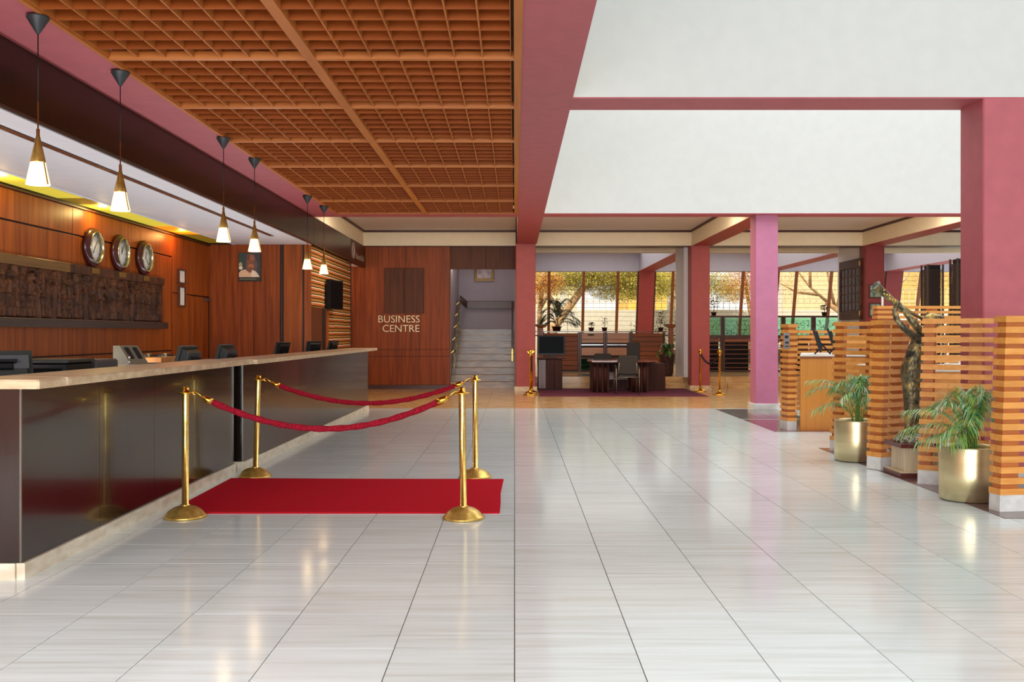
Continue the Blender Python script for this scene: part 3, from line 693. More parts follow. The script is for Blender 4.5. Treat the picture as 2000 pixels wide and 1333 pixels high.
for k in range(7): part('item', MB().bbox(-4.02+.035*k, -3.98+.035*k, 10.29+.07*k, 10.35+.07*k, 1.2, 1.22+.008*(k % 3), .004), M[['black', 'greypl2', 'silver'][k % 3]], tr)
pn = thing('pen_holder', 'small chrome pen post on the travertine counter top', 'pen holder', (-3.16, 8.0, 1.184))
part('post', MB().lathe([(.016, 1.184), (.016, 1.19), (.006, 1.192), (.006, 1.235), (.011, 1.24), (.011, 1.262), (.002, 1.268)], (-3.17, 8.0, 0), seg=12), M['chrome'], pn)

# ================================================================ PENDANT LAMPS
def pendant():
    t = thing('pendant_lamp', 'x', 'lamp', (0, 0, 3.72), 0, 'pendant lamps over the reception counter')
    part('canopy', MB().lathe([(.078, 0), (.078, -.012), (.016, -.115), (.010, -.125)], seg=24), M['cone'], t, local=True)
    part('cord', MB().tube([(0, 0, -.12), (0, 0, -.62)], .0045, 6), M['cord'], t, local=True)
    part('stem', MB().lathe([(.0055, -.61), (.0055, -.80), (.012, -.802), (.012, -.855), (.014, -.856)], seg=12), M['brass'], t, local=True)
    part('cone_cap', MB().lathe([(.014, -.855), (.052, -1.035), (.052, -1.04)], seg=24), M['brassold'], t, local=True)
    part('glass_shade', MB().lathe([(.048, -1.03), (.0815, -1.195), (.081, -1.2), (.074, -1.2), (.044, -1.04)], seg=24, cap=False).ball((0, 0, -1.11), .03), M['lampglass'], t, local=True)
    a = math.radians(-18); mb = MB()
    mb.bar((.05*math.cos(a), .05*math.sin(a), -1.03), (.087*math.cos(a), .087*math.sin(a), -1.2), .012, .005)
    part('side_strip', mb, M['brass'], t, local=True)
    return t
pend = pendant()
names = ['first brass and glass pendant lamp from the photographer, in the top left corner', 'second pendant lamp of the row, left of the three clocks\' far end', 'third pendant lamp of the row over the counter', 'fourth pendant lamp, hanging in front of the portrait', 'fifth pendant lamp, hanging before the near edge of the striped wall', 'sixth and farthest pendant lamp, beside the wall television']
names[1] = 'second pendant lamp of the row, above the middle wall clock'
for i, (x, y) in enumerate(((-3.395, 6.93), (-3.40, 8.39), (-3.36, 11.23), (-3.36, 12.57), (-3.40, 15.97), (-3.38, 17.25))):
    if i == 0: pend.location = (x, y, 3.71); pend['label'] = names[0]
    else: dup(pend, (x, y, 3.71), 0, names[i])
    point('pendant_bulb', (x, y, 2.46), 1.0, (1, .72, .38), .05)

# ================================================================ ROPE BARRIER, RED CARPET
def stanchion(gr):
    t = thing('stanchion', 'x', 'stanchion', (0, 0, 0), 0, gr)
    part('base', MB().lathe([(.0, 0), (.165, 0), (.166, .012), (.158, .02), (.150, .026), (.125, .055), (.09, .078), (.05, .09), (.04, .094), (.0, .094)], seg=40), M['brassold'], t, local=True)
    part('pole', MB().lathe([(.036, .09), (.036, .10), (.0265, .104), (.0265, .975), (.0265, .98)], seg=28), M['brass'], t, local=True)
    part('cap', MB().lathe([(.028, .975), (.058, .978), (.060, .983), (.058, .988), (.026, .990), (.026, 1.02), (.020, 1.028), (.0, 1.03)], seg=28), M['gold'], t, local=True)
    return t
s0 = stanchion('brass stanchions around the red carpet')
SP = [(-2.60, 7.68, 0, .004), (-.40, 7.63, 0, -.012), (-2.63, 9.86, 0, .035), (-.395, 9.80, 0, .0)]
sl_ = ['brass stanchion at the near left, its dome beside the counter plinth', 'brass stanchion at the near right corner of the red carpet', 'leaning brass stanchion at the far left corner of the red carpet', 'brass stanchion at the far right corner of the red carpet']
for i, (x, y, r, lean) in enumerate(SP):
    o = s0 if i == 0 else dup(s0, (x, y, 0), 0, sl_[i])
    o.location = (x, y, 0); o['label'] = sl_[i]; o.rotation_euler = (0, lean, 0)
def velvet_rope(label, A, B, low, r, mt, group=None, twist=True, hook='gold', ends=True):
    A = Vector(A); B = Vector(B); t = thing('velvet_rope' if mt == 'velvet' else 'dark_rope', label, 'rope', tuple(A), 0, group)
    d = (B-A).normalized(); n = 64; pts = []
    a = A+d*.12; b = B-d*.12
    for i in range(n+1):
        u = i/n; p = A.lerp(B, u); s = 1-(2*u-1)**2; z = A.z+(B.z-A.z)*u-(min(A.z, B.z)-low)*s*(.93+.07*s); pts.append(Vector((p.x, p.y, z)))
    k = 4 if ends else 1
    core = pts[k:-k]; vs = []; seg = 14; mb = MB(); fs = []; nn = len(core)
    fine = []
    for i in range(nn-1):
        for q in range(5): fine.append(core[i].lerp(core[i+1], q/5))
    fine.append(core[-1])
    for i, p in enumerate(fine):
        tt = (fine[min(i+1, len(fine)-1)]-fine[max(i-1, 0)]).normalized(); x = tt.cross(Vector((0, 0, 1))).normalized(); y = x.cross(tt)
        for s in range(seg):
            an = 2*PI*s/seg; rr = r*(1+(.09*math.cos(2*(an-i*.13)) if twist else 0))
            vs.append(p+x*math.cos(an)*rr+y*math.sin(an)*rr)
    L = len(fine)
    for i in range(L-1):
        for s in range(seg): s2 = (s+1) % seg; fs.append((i*seg+s, i*seg+s2, (i+1)*seg+s2, (i+1)*seg+s))
    mb._add(vs, fs, 0, True)
    part('cord', mb, M[mt], t)
    for (p0, p1, e) in ((pts[k-1], pts[k], pts[0]), (pts[-k], pts[-k-1], pts[-1])):
        dd = (p1-p0).normalized()
        if ends:
            part('ferrule', MB().tube([p1+dd*.03, p1-dd*.015, p1-dd*.05, p1-dd*.06], [r*1.12, r*1.1, r*.85, r*.5], 14), M[hook], t)
            q = p1-dd*.06; up = Vector((0, 0, 1)); e2 = e
            part('hook', MB().tube([q, q.lerp(e2, .35)+up*.012, q.lerp(e2, .7)+up*.022, e2+up*.012, e2-up*.012-(e2-q)*.08, q.lerp(e2, .7)-up*.006], .0055, 8), M[hook], t)
    return t
z = .985
velvet_rope('dark red velvet rope between the two near stanchions, sagging lowest', (-2.60+.058, 7.68, z), (-.45, 7.63, z), .70, .024, 'velvet', 'red velvet ropes')
velvet_rope('dark red velvet rope between the two far stanchions', (-2.54, 9.86, z), (-.445, 9.80, z), .745, .024, 'velvet', 'red velvet ropes')
cpt = single('red_carpet', MB().prism([(-2.80, 7.83), (-.12, 7.83), (-.118, 8.3), (-.126, 8.8), (-.118, 9.2), (-.108, 9.62), (-1.4, 9.63), (-2.82, 9.68)], .001, .012), M['carpet'], 'plain dark red carpet lying between the four brass stanchions', 'carpet', (-1.4, 8.7, 0))

# ================================================================ LEFT WALL: CLOCKS, CARVING, FRAMES
def clock(label, y, hh, mm, shine=None):
    t = thing('wall_clock', label, 'clock', (-5.995, y, 2.667), 0, 'round wall clocks')
    ax = 'x'
    # lathe around x: (r, h) with h along +x
    part('case', MB().lathe([(.262, 0), (.276, .015), (.278, .04), (.262, .07), (.250, .075), (.235, .098), (.222, .1), (.214, .085)], (0, 0, 0), 'x', 48, cap=False), M['mah'], t, local=True)
    part('rim', MB().lathe([(.224, .098), (.226, .108), (.214, .114), (.204, .10), (.203, .06)], (0, 0, 0), 'x', 48, cap=False), M['silver'], t, local=True)
    part('dial', MB().lathe([(.0005, .0), (.206, .0), (.206, .06), (.0005, .061)], (0, 0, 0), 'x', 40), M['dial'], t, local=True)
    for k in range(12):
        a = PI/2-2*PI*(k+1)/12
        text('numeral', str(k+1), .05, (.0625, .168*math.cos(a), .168*math.sin(a)), (PI/2, 0, PI/2), M['ink'], t, .0008).location = (.0625, .168*math.cos(a), .168*math.sin(a))
    for nm, L, w_, ang in (('hour_hand', .10, .012, (hh+mm/60)/12), ('minute_hand', .155, .008, mm/60)):
        a = PI/2-2*PI*ang; d = Vector((0, math.cos(a), math.sin(a)))
        part(nm, MB().bar(Vector((.066, 0, 0))-d*.02, Vector((.066, 0, 0))+d*L, w_, .003, up=(1, 0, 0)), M['ink'], t, local=True)
    return t
clock('round mahogany wall clock nearest the photographer, hands near seven o\'clock', 13.75, 7, 7)
clock('middle one of the three round mahogany wall clocks', 14.69, 12, 6)
clock('farthest of the three round mahogany wall clocks, by the framed notices', 15.65, 12, 22)
for i, y in enumerate((13.78, 14.72, 15.68)):
    t = thing('name_plaque', ['small brass plaque under the nearest wall clock', 'small brass plaque under the middle wall clock', 'small brass plaque under the farthest wall clock'][i], 'plaque', (-5.93, y, 2.34), 0, 'brass plaques under the clocks')
    part('plate', MB().bbox(-5.934, -5.925, y-.12, y+.12, 2.30, 2.375, .003), M['plaque'], t)
    part('engraving', MB().box(-5.925, -5.924, y-.075, y+.075, 2.325, 2.35), M['goldframe'], t)

# carved relief: a height field of standing figures, trees and drums
def relief():
    ny, nz = 900, 110; y0, y1, z0, z1 = 9.4, 16.46, 1.64, 2.275
    yy = np.linspace(y0, y1, ny); zz = np.linspace(0, 1, nz)
    Y, Z = np.meshgrid((yy-y0)/(z1-z0)/1.45, zz)       # unit = panel height
    Hh = np.zeros_like(Y); rng = random.Random(4)
    def ell(cx, cz, rx, rz, h, ang=0, p=.5):
        nonlocal Hh
        c, s = math.cos(ang), math.sin(ang); u = (Y-cx)*c+(Z-cz)*s; v = -(Y-cx)*s+(Z-cz)*c
        q = 1-(u/rx)**2-(v/rz)**2
        Hh = np.maximum(Hh, np.where(q > 0, h*np.power(np.clip(q, 0, 1), p), 0))
    def cap(ax, az, bx, bz, r, h):
        nonlocal Hh
        dx, dz = bx-ax, bz-az; L = dx*dx+dz*dz+1e-9
        u = np.clip(((Y-ax)*dx+(Z-az)*dz)/L, 0, 1); d2 = (Y-ax-u*dx)**2+(Z-az-u*dz)**2
        q = 1-d2/r**2; Hh = np.maximum(Hh, np.where(q > 0, h*np.sqrt(np.clip(q, 0, 1)), 0))
    W_ = (y1-y0)/(z1-z0)/1.45; x = .1
    while x < W_-.1:
        k = rng.random(); s = rng.uniform(.85, 1.05)
        if k < .68:   # a standing robed figure
            f = rng.choice((-1, 1))
            ell(x, .86*s-.02, .048, .07, .9); ell(x+f*.02, .84*s, .03, .03, 1.0)
            ell(x, .93*s-.02, .055, .035, .7)
            ell(x, .66*s, .10, .15, .75); cap(x-.09, .72*s, x-.13+f*.05, .5*s, .03, .85); cap(x+.09, .72*s, x+.10+f*.09, .55*s, .03, .85)
            cap(x-.13+f*.05, .5*s, x+f*.05, .48*s, .028, .85)
            ell(x, .33*s, .10, .30, .6, 0, .35); cap(x-.05, .2, x-.05, .04, .03, .7); cap(x+.05, .2, x+.055, .04, .03, .7)
            for q in range(3): cap(x-.08, .2+.14*q, x+.08, .2+.14*q, .012, .8)
            if rng.random() < .5: cap(x+f*.15, .05, x+f*.19, .97, .014, 1.0)
            if rng.random() < .35: ell(x+f*.02, .52*s, .06, .08, 1.0)
            x += rng.uniform(.2, .28)
        elif k < .84:  # tree with leaning trunk
            a = rng.uniform(-.12, .12); cap(x, .0, x+a, .7, .035, .6)
            for q in range(7): t = rng.uniform(0, PI); cap(x+a, .68, x+a+.16*math.cos(t), .72+.22*math.sin(t), .02, .7)
            for q in range(8): ell(x+a+rng.uniform(-.15, .15), rng.uniform(.72, .95), .04, .03, .75)
            x += rng.uniform(.2, .26)
        else:          # arch, hut or drum
            ell(x, .1, .13, .34, .5, 0, .4); ell(x, .08, .08, .22, .2); cap(x-.12, .95, x+.12, .42, .018, .8); ell(x, .62, .07, .10, .7)
            x += rng.uniform(.24, .3)
    fine = .05*np.sin(Y*60+6*np.sin(Z*9))*(Hh > .05)+.03*np.sin(Y*23+Z*31)
    edge = (np.gradient(Hh, axis=1)**2+np.gradient(Hh, axis=0)**2)**.5
    D = .012+.085*(Hh+fine-.5*np.clip(edge, 0, .5))
    X = -5.975+np.clip(D, .003, .12)
    vs = np.stack([X, np.broadcast_to(yy, X.shape), (z0+(z1-z0)*Z)], -1).reshape(-1, 3)
    idx = np.arange(ny*nz).reshape(nz, ny)
    a, b, c, d = idx[:-1, :-1].ravel(), idx[:-1, 1:].ravel(), idx[1:, 1:].ravel(), idx[1:, :-1].ravel()
    mb = MB(); mb.v = [tuple(map(float, v)) for v in vs]; mb.f = np.stack([a, b, c, d], 1).tolist(); mb.m = [0]*len(mb.f); mb.s = [True]*len(mb.f)
    return mb
cvp = thing('carved_relief', 'long dark carved wood relief of standing figures along the veneer wall', 'carving', (-5.97, 13, 1.9))
part('backboard', MB().bbox(-5.999, -5.97, 9.4, 16.5, 1.53, 2.39, .004), M['carve'], cvp)
part('figures', relief(), M['carve'], cvp)
for a, b in ((9.4, 11.6), (11.605, 13.0), (13.005, 16.5)): part('top_border', MB().bbox(-5.97, -5.935, a, b, 2.27, 2.39, .006), M['carvetop'] if b < 13.5 else M['carve'], cvp)
part('bottom_ledge', MB().bbox(-5.97, -5.87, 9.4, 16.5, 1.53, 1.64, .008), M['carveledge'], cvp)
for i, (z, h, w_, lb) in enumerate(((2.47, .26, .36, 'upper of two small framed white notices on the veneer wall'), (2.115, .37, .33, 'lower of two small framed white notices on the veneer wall'))):
    t = thing('framed_notice', lb, 'frame', (-5.98, 17.45, z), 0, 'framed notices on the veneer wall'); y0, y1, z0, z1 = 17.45-w_/2, 17.45+w_/2, z-h/2, z+h/2
    part('frame', MB().box(-5.985, -5.95, y0, y1, z0, z0+.025).box(-5.985, -5.95, y0, y1, z1-.025, z1).box(-5.985, -5.95, y0, y0+.03, z0+.025, z1-.025).box(-5.985, -5.95, y1-.03, y1, z0+.025, z1-.025), M['cabdark'], t)
    part('sheet', MB().box(-5.985, -5.97, y0+.03, y1-.03, z0+.025, z1-.025), M['paper'], t)

# ---- portrait on the back wall: flat print made of thin coloured areas
def portrait():
    t = thing('portrait', 'framed colour portrait of a person in a cap, glasses and pale robe', 'picture', (-5.19, 19.08, 2.75))
    x0, x1, z0, z1 = -5.41, -4.97, 2.475, 3.035; y = 19.07
    W_, Hh = x1-x0, z1-z0
    part('backing', MB().bbox(x0, x1, y-.004, 19.09, z0, z1, .002), M['black'], t)
    cols = [('deep', (40, 52, 56)), ('curt', (24, 62, 60)), ('warm', (92, 76, 66)), ('robe', (222, 184, 150)), ('robe2', (232, 214, 190)), ('skin', (132, 74, 50)), ('cap', (150, 92, 66)), ('cap2', (104, 54, 48)), ('dark', (22, 18, 18)), ('desk', (30, 34, 32)), ('skin2', (170, 104, 72)), ('flag', (170, 160, 120))]
    ms = [plain('print_'+n, srgb(*c), .5, bump=0) for n, c in cols]; ix = {n: i for i, (n, c) in enumerate(cols)}
    mb = MB(); k = [0]
    def poly(pts, c):
        k[0] += 1; yy = y-.004-.0004*k[0]
        vs = [(x0+u*W_, yy, z0+v*Hh) for u, v in pts]
        mb._add(vs, [tuple(range(len(vs)))], ix[c])
    def el(cx, cz, rx, rz, c, n=20): poly([(cx+rx*math.cos(2*PI*i/n), cz+rz*math.sin(2*PI*i/n)) for i in range(n)], c)
    poly([(0.01, .01), (.99, .01), (.99, .99), (.01, .99)], 'deep')
    poly([(.3, .1), (.75, .1), (.85, .6), (.7, .95), (.35, .95)], 'warm'); poly([(.02, .3), (.3, .3), (.3, .99), (.02, .99)], 'curt')
    el(.09, .58, .08, .09, 'flag'); el(.1, .47, .09, .06, 'robe2')
    poly([(.02, .14), (.02, .30), (.12, .38), (.3, .42), (.42, .34), (.6, .34), (.62, .40), (.78, .34), (.9, .22), (.94, .14)], 'robe')
    poly([(.58, .14), (.60, .41), (.78, .34), (.9, .22), (.94, .14)], 'robe2')
    poly([(.38, .40), (.5, .28), (.6, .38), (.6, .5), (.38, .5)], 'skin')
    el(.53, .57, .175, .20, 'skin'); el(.56, .53, .12, .12, 'skin2'); el(.53, .45, .09, .04, 'skin')
    poly([(.35, .72), (.355, .86), (.42, .92), (.56, .935), (.68, .90), (.71, .82), (.69, .72), (.52, .755)], 'cap'); poly([(.35, .72), (.355, .86), (.42, .92), (.50, .93), (.50, .75)], 'cap2')
    poly([(.39, .59), (.50, .595), (.50, .64), (.39, .65)], 'dark'); poly([(.54, .595), (.68, .60), (.68, .65), (.54, .64)], 'dark'); poly([(.49, .615), (.55, .615), (.55, .63), (.49, .63)], 'dark')
    poly([(.41, .60), (.485, .605), (.485, .63), (.41, .635)], 'skin2'); poly([(.56, .605), (.66, .61), (.66, .637), (.56, .63)], 'skin2')
    el(.55, .47, .05, .012, 'dark', 12)
    poly([(.01, .01), (.99, .01), (.99, .145), (.01, .145)], 'desk'); poly([(.06, .07), (.8, .07), (.8, .085), (.06, .085)], 'flag'); poly([(.06, .11), (.7, .11), (.7, .12), (.06, .12)], 'curt')
    part('print', mb, ms, t)
portrait()
# ---- television on the striped wall, brown niche panel, sign on the fascia
tv = thing('wall_television', 'thick black television mounted on the striped wall', 'television', (-3.98, 21.4, 2.3))
tvr = math.radians(-8)
def rb(cx, cy, cz, hx, hy, hz, r):
    return MB().obox((cx, cy, cz), (hx*math.cos(r), hx*math.sin(r), 0), (-hy*math.sin(r), hy*math.cos(r), 0), (.03*0, 0, hz))
part('casing', rb(-3.86, 20.87, 2.28, .05, .42, .315, tvr), M['black'], tv)
part('screen', rb(-3.808, 20.863, 2.28, .003, .39, .285, tvr), M['screen'], tv)
part('bracket', MB().box(-4.0, -3.92, 20.8, 20.95, 2.2, 2.4), M['blackm'], tv)
nd = thing('niche_door', 'dark reddish wood cupboard door set in the striped wall', 'door', (-3.98, 19.8, 0)); nd['kind'] = 'structure'
part('leaf', MB().bbox(-4.0, -3.975, 19.12, 20.15, 0, 1.98, .004), M['veneerd'], nd)
part('jamb', MB().bbox(-4.0, -3.94, 20.16, 20.34, 0, 1.98, .004), M['wallgap'], nd)
part('jamb', MB().bbox(-4.0, -3.96, 20.35, 20.75, 0, 1.98, .004), M['veneer'], nd)
ds = thing('desk_sign', 'small pale lettering with an oval badge on the wood fascia', 'sign', (-3.89, 24.2, 3.42))
part('badge', MB().lathe([(.001, 0), (.20, 0), (.20, .02), (.15, .02), (.15, .012), (.001, .012)], (-3.894, 23.45, 3.46), 'x', 28), M['oval'], ds)
text('lettering', 'Business Desk', .235, (-3.885, 24.47, 3.36), (PI/2, 0, PI/2), M['lettersm'], ds, .008, space=.95)
sp = thing('ceiling_spotlight', 'tiny white spotlight on the soffit near the slot diffuser end', 'light', (-4.55, 17.2, 3.2))
part('housing', MB().lathe([(.05, 3.2), (.05, 3.17), (.035, 3.15), (.0, 3.15)], (-4.55, 17.0, 0), seg=16), M['soffit'], sp)
# ================================================================ SLATTED WOODEN SCREENS
def screen(label, A, ang, L, posts, n=17, depth=.15, z0=.14, pitch=.0877, th=.05, lean=.033, bases=None, group='slatted wooden screens of the kiosk', D=None):
    # A: near left corner on the floor, ang: direction of the front face, posts: list of (s0, s1) spans of spacer blocks
    t = thing('slatted_screen', label, 'screen', (A[0], A[1], 0), 0, group)
    c, s = math.cos(ang), math.sin(ang)
    def P(u, v, z): return (A[0]+u*c-v*s+lean*z, A[1]+u*s+v*c, z)
    def bx(mb, u0, u1, v0, v1, za, zb): return mb.hexa([P(u0, v0, za), P(u1, v0, za), P(u1, v1, za), P(u0, v1, za), P(u0, v0, zb), P(u1, v0, zb), P(u1, v1, zb), P(u0, v1, zb)])
    w_ = .03
    for i in range(n):
        z = z0+i*pitch; mb = MB()
        bx(mb, 0, L, 0, w_, z, z+th); e_ = posts[0][1]; bx(mb, 0, e_, depth-w_, depth, z, z+th); bx(mb, 0, w_, w_, depth-w_, z, z+th); bx(mb, L-w_, L, w_, depth-w_, z, z+th)
        part('slat', mb, M['slat'], t)
        if i < n-1:
            for a, b in posts:
                part('spacer_block', bx(MB(), a+.018, b-.018, .022, depth-.022, z+th, z+pitch), M['block'], t)
    for a, b in (bases or posts):
        part('base_block', bx(MB(), a+.003, b-.003, .006, depth-.006, .0045, z0), M['concrete'], t)
    # solid core of the posts so the rows are carried
    for a, b in posts: part('post_core', bx(MB(), a+.04, b-.04, .035, depth-.035, z0, z0+(n-1)*pitch+th*.8), M['block'], t)
    return t
screen('slatted wood screen nearest the photographer, right of the nearer brass planter', (3.925, 7.87), math.radians(9), .85, [(0, .19), (.62, .8)], bases=[(0, .3), (.6, .85)], depth=.15)
screen('slatted wood screen right behind the bronze statue\'s pedestal and the nearer brass pot', (3.87, 9.36), math.radians(-34), .62, [(0, .13), (.40, .55)], bases=[(0, .26), (.40, .60)], depth=.13)
screen('slatted wood screen with a square post left of the bronze statue', (3.865, 10.27), math.radians(31), .56, [(0, .13), (.30, .44)], bases=[(0, .18), (.38, .54)], depth=.19)
screen('slatted wood screen behind the farther brass pot', (3.88, 12.0), math.radians(-50), .74, [(0, .15), (.42, .60)], bases=[(0, .14), (.55, .74)], depth=.12)
screen('narrow slatted wood post with a metal number plate beside the orange desk', (4.07, 14.52), math.radians(6), .15, [(0, .15)], depth=.30, lean=.01)
screen('slatted wood screen running behind the kiosk monitors', (4.85, 16.6), math.radians(2), 1.35, [(.2, .32), (1.1, 1.28)], depth=.12, lean=0, n=16, z0=.14)
screen('tallest slatted wood screen, behind the statue\'s horn, reaching the big pink column', (6.47, 17.35), math.radians(0), 2.2, [(0, .28), (.95, 1.1), (1.9, 2.05)], depth=.26, n=21, lean=0, z0=.14)
nt = bpy.data.objects  # metal plate on the kiosk post
pl = thing('sign_plate', 'small brushed metal plate on the narrow slatted post', 'sign', (4.06, 14.45, 1.4))
part('plate', MB().box(4.01, 4.10, 14.500, 14.505, 1.225, 1.46), M['chrome'], pl)
part('marking', MB().box(4.03, 4.08, 14.497, 14.5, 1.38, 1.42).box(4.035, 4.085, 14.497, 14.5, 1.30, 1.33).box(4.03, 4.085, 14.497, 14.5, 1.25, 1.265), M['ink'], pl, 'stuff')

# ---- kiosk desks
dk = thing('kiosk_desk', 'orange veneer kiosk desk with a pale top carrying two black monitors', 'desk', (4.8, 14.8, 0))
part('front_panel', MB().bbox(4.26, 4.9, 14.5, 14.53, .005, 1.08, .003), M['deskor'], dk)
part('side_panel', MB().prism([(4.262, 14.53), (4.30, 14.53), (4.80, 16.1), (4.77, 16.1)], .005, 1.08), M['deskor'], dk)
part('top_edge', MB().prism([(4.25, 14.49), (5.6, 14.49), (5.6, 16.2), (4.78, 16.2)], 1.08, 1.11), M['cabwood'], dk)
part('top', MB().prism([(4.25, 14.49), (5.6, 14.49), (5.6, 16.2), (4.78, 16.2)], 1.11, 1.13), M['paper'], dk)
part('front_panel', MB().bbox(4.905, 5.58, 14.5, 14.53, .005, 1.08, .003), M['deskor'], dk)
dk2 = thing('kiosk_desk', 'orange veneer desk panels glimpsed through the nearer screens', 'desk', (5.2, 11.6, 0))
part('front_panel', MB().bbox(4.75, 5.4, 11.5, 11.53, .005, 1.0, .003), M['deskor'], dk2)
part('front_panel', MB().bbox(5.405, 6.2, 11.5, 11.53, .005, 1.0, .003), M['deskor'], dk2)
part('side_panel', MB().bbox(4.75, 4.78, 11.53, 13.4, .005, 1.0, .003), M['deskor'], dk2)
part('top', MB().bbox(4.72, 6.2, 11.47, 13.4, 1.0, 1.03, .004), M['paper'], dk2)
def kmon(label, x, y):
    t = thing('monitor', label, 'monitor', (x, y, 1.13), math.radians(72), 'monitors on the kiosk desk')
    c, s = math.cos(.30), math.sin(.30)
    def P(u, v, d): return Vector((u, d*c+v*s, .215+v*c-d*s))
    def bx(mb, u0, u1, v0, v1, d0, d1): return mb.hexa([P(u0, v0, d0), P(u1, v0, d0), P(u1, v0, d1), P(u0, v0, d1), P(u0, v1, d0), P(u1, v1, d0), P(u1, v1, d1), P(u0, v1, d1)])
    part('casing', bx(bx(MB(), -.22, .22, -.19, .19, -.02, .012), -.15, .15, -.14, .14, -.05, -.02), M['black'], t, local=True)
    part('screen', bx(MB(), -.2, .2, -.17, .17, .0125, .0135), M['screen'], t, local=True)
    for sgn in (-1, 1): part('leg', MB().bar(P(sgn*.12, -.02, -.03), (sgn*.15, -.20, .008), .018).bar(P(sgn*.12, -.14, 0), (sgn*.14, .03, .008), .018), M['blackm'], t, local=True)
    return t
kmon('black monitor on splayed legs nearer the lilac column', 4.66, 15.0)
kmon('second black monitor on the kiosk desk, half behind the slats', 4.98, 15.3)
kb = thing('keyboard', 'thin grey keyboard at the desk edge beside the screen', 'keyboard', (4.86, 14.7, 1.13))
part('base', MB().bbox(4.80, 5.2, 14.58, 14.72, 1.13, 1.15, .004), M['greypl2'], kb)
part('keys', MB().box(4.82, 5.18, 14.60, 14.70, 1.15, 1.158), M['greypl'], kb, 'stuff')
ms_ = thing('desk_phone', 'grey desk telephone seen through the farther screen', 'telephone', (5.05, 12.4, 1.03))
part('base', MB().bbox(4.95, 5.15, 12.3, 12.5, 1.03, 1.07, .01), M['greypl2'], ms_); part('handset', MB().tube([(4.98, 12.28, 1.09), (4.99, 12.35, 1.1), (4.99, 12.45, 1.1), (4.98, 12.52, 1.09)], [.02, .014, .014, .02], 8), M['black'], ms_)
bx_ = thing('paper_stack', 'white papers and forms on the desk behind the middle screens', 'papers', (5.6, 12.2, 1.03))
for k, (x, y, w_, d, h) in enumerate(((5.35, 11.9, .3, .22, .05), (5.75, 12.3, .3, .3, .14))): part('stack', MB().bbox(x, x+w_, y, y+d, 1.03, 1.03+h, .003), M['paper'], bx_)
ch = thing('card_holder', 'small white rod standing on the tallest slatted screen', 'stand', (6.58, 17.45, 1.94))
part('rod', MB().box(6.57, 6.60, 17.4, 17.43, 1.945, 2.14), M['paper'], ch)

# ================================================================ BRASS POTS AND PALMS
def leaflet(mb, p, d, L, w_, droop, m):
    d = d.normalized(); sd = d.cross(Vector((0, 0, 1)))
    sd = sd.normalized() if sd.length > 1e-3 else Vector((1, 0, 0))
    q = p+d*L*.5+Vector((0, 0, -droop*.25)); e = p+d*L*.93+Vector((0, 0, -droop))
    b = len(mb.v); mb.v += [tuple(p), tuple(q+sd*w_), tuple(e), tuple(q-sd*w_)]
    mb.f += [[b, b+1, b+2], [b, b+2, b+3]]; mb.m += [m, m]; mb.s += [False, False]
def leaflet2(mb, p, d, L, w_, droop, m):
    d = d.normalized(); sd = d.cross(Vector((0, 0, 1)))
    sd = sd.normalized() if sd.length > 1e-3 else Vector((1, 0, 0))
    c = [p, p+d*L*.33+Vector((0, 0, L*.03)), p+d*L*.68+Vector((0, 0, -droop*.35)), p+d*L*.92+Vector((0, 0, -droop))]; ww = (.35, 1, .8)
    b = len(mb.v); mb.v += [tuple(c[i]+sd*w_*ww[i]*s) for i in range(3) for s in (-1, 1)]+[tuple(c[3])]
    mb.f += [[b, b+1, b+3, b+2], [b+2, b+3, b+5, b+4], [b+4, b+5, b+6]]; mb.m += [m]*3; mb.s += [True]*3
def frond(base, az, reach, rise, droop, rng, nl=18, ll=.16, lw=.007, r=.004, start=.3):
    mb = MB(); dv = Vector((math.cos(az), math.sin(az), 0)); n = 14; pts = []
    for i in range(n+1):
        u = i/n; pts.append(Vector(base)+dv*reach*(.25*u+.75*u*u)+Vector((0, 0, rise*(1-(1-u)**2)-droop*u**3)))
    mb.tube(pts, [r*(1.6-1.2*i/n) for i in range(n+1)], 5)
    mb.m = [0]*len(mb.f)
    side = Vector((-dv.y, dv.x, 0))
    for k in range(nl):
        u = start+(1-start)*k/(nl-1); x = u*n; i = min(int(x), n-1); p = pts[i].lerp(pts[i+1], x-i); tg = (pts[i+1]-pts[i]).normalized()
        L = ll*(.55+.75*math.sin(PI*min(1, (u-start)/(1-start)*.8+.15)))*rng.uniform(.85, 1.15)
        for s in (-1, 1):
            d = tg*.8+side*s*rng.uniform(.45, .75)+Vector((0, 0, rng.uniform(-.05, .2))); leaflet2(mb, p, d, L, lw, L*rng.uniform(.3, .65), 1 if rng.random() < .6 else 2)
    return mb
def palm(label, base, specs, seed, nl=18, ll=.16, lw=.007, mats=None, nstem=0, cat='plant', nm='areca_palm', group='areca palms'):
    rng = random.Random(seed); t = thing(nm, label, cat, base, 0, group); mats = mats or [M['stem'], M['green'], M['green2']]
    for (az, reach, rise, droop) in specs:
        b = (base[0]+rng.uniform(-.05, .05), base[1]+rng.uniform(-.05, .05), base[2])
        part('frond', frond(b, math.radians(az+rng.uniform(-8, 8)), reach, rise, droop, rng, nl, ll, lw), mats, t)
    return t
def pot(label, x, y, r, h):
    t = thing('brass_planter', label, 'planter', (x, y, 0), 0, 'satin brass planters')
    part('drum', MB().lathe([(r-.012, .006), (r, .012), (r+.002, h*.5), (r+.004, h-.012), (r+.002, h), (r-.008, h), (r-.012, h-.03), (r-.014, h-.12)], (x, y, 0), seg=64, cap=False).lathe([(.001, .006), (r-.012, .006)], (x, y, 0), seg=64, cap=False), M['potbrass'], t)
    part('soil', MB().lathe([(.001, h-.07), (r-.016, h-.085)], (x, y, 0), seg=40, cap=False), M['soil'], t)
    return t
pot('brass planter in front of the nearest slatted screen', 3.965, 8.50, .238, .47)
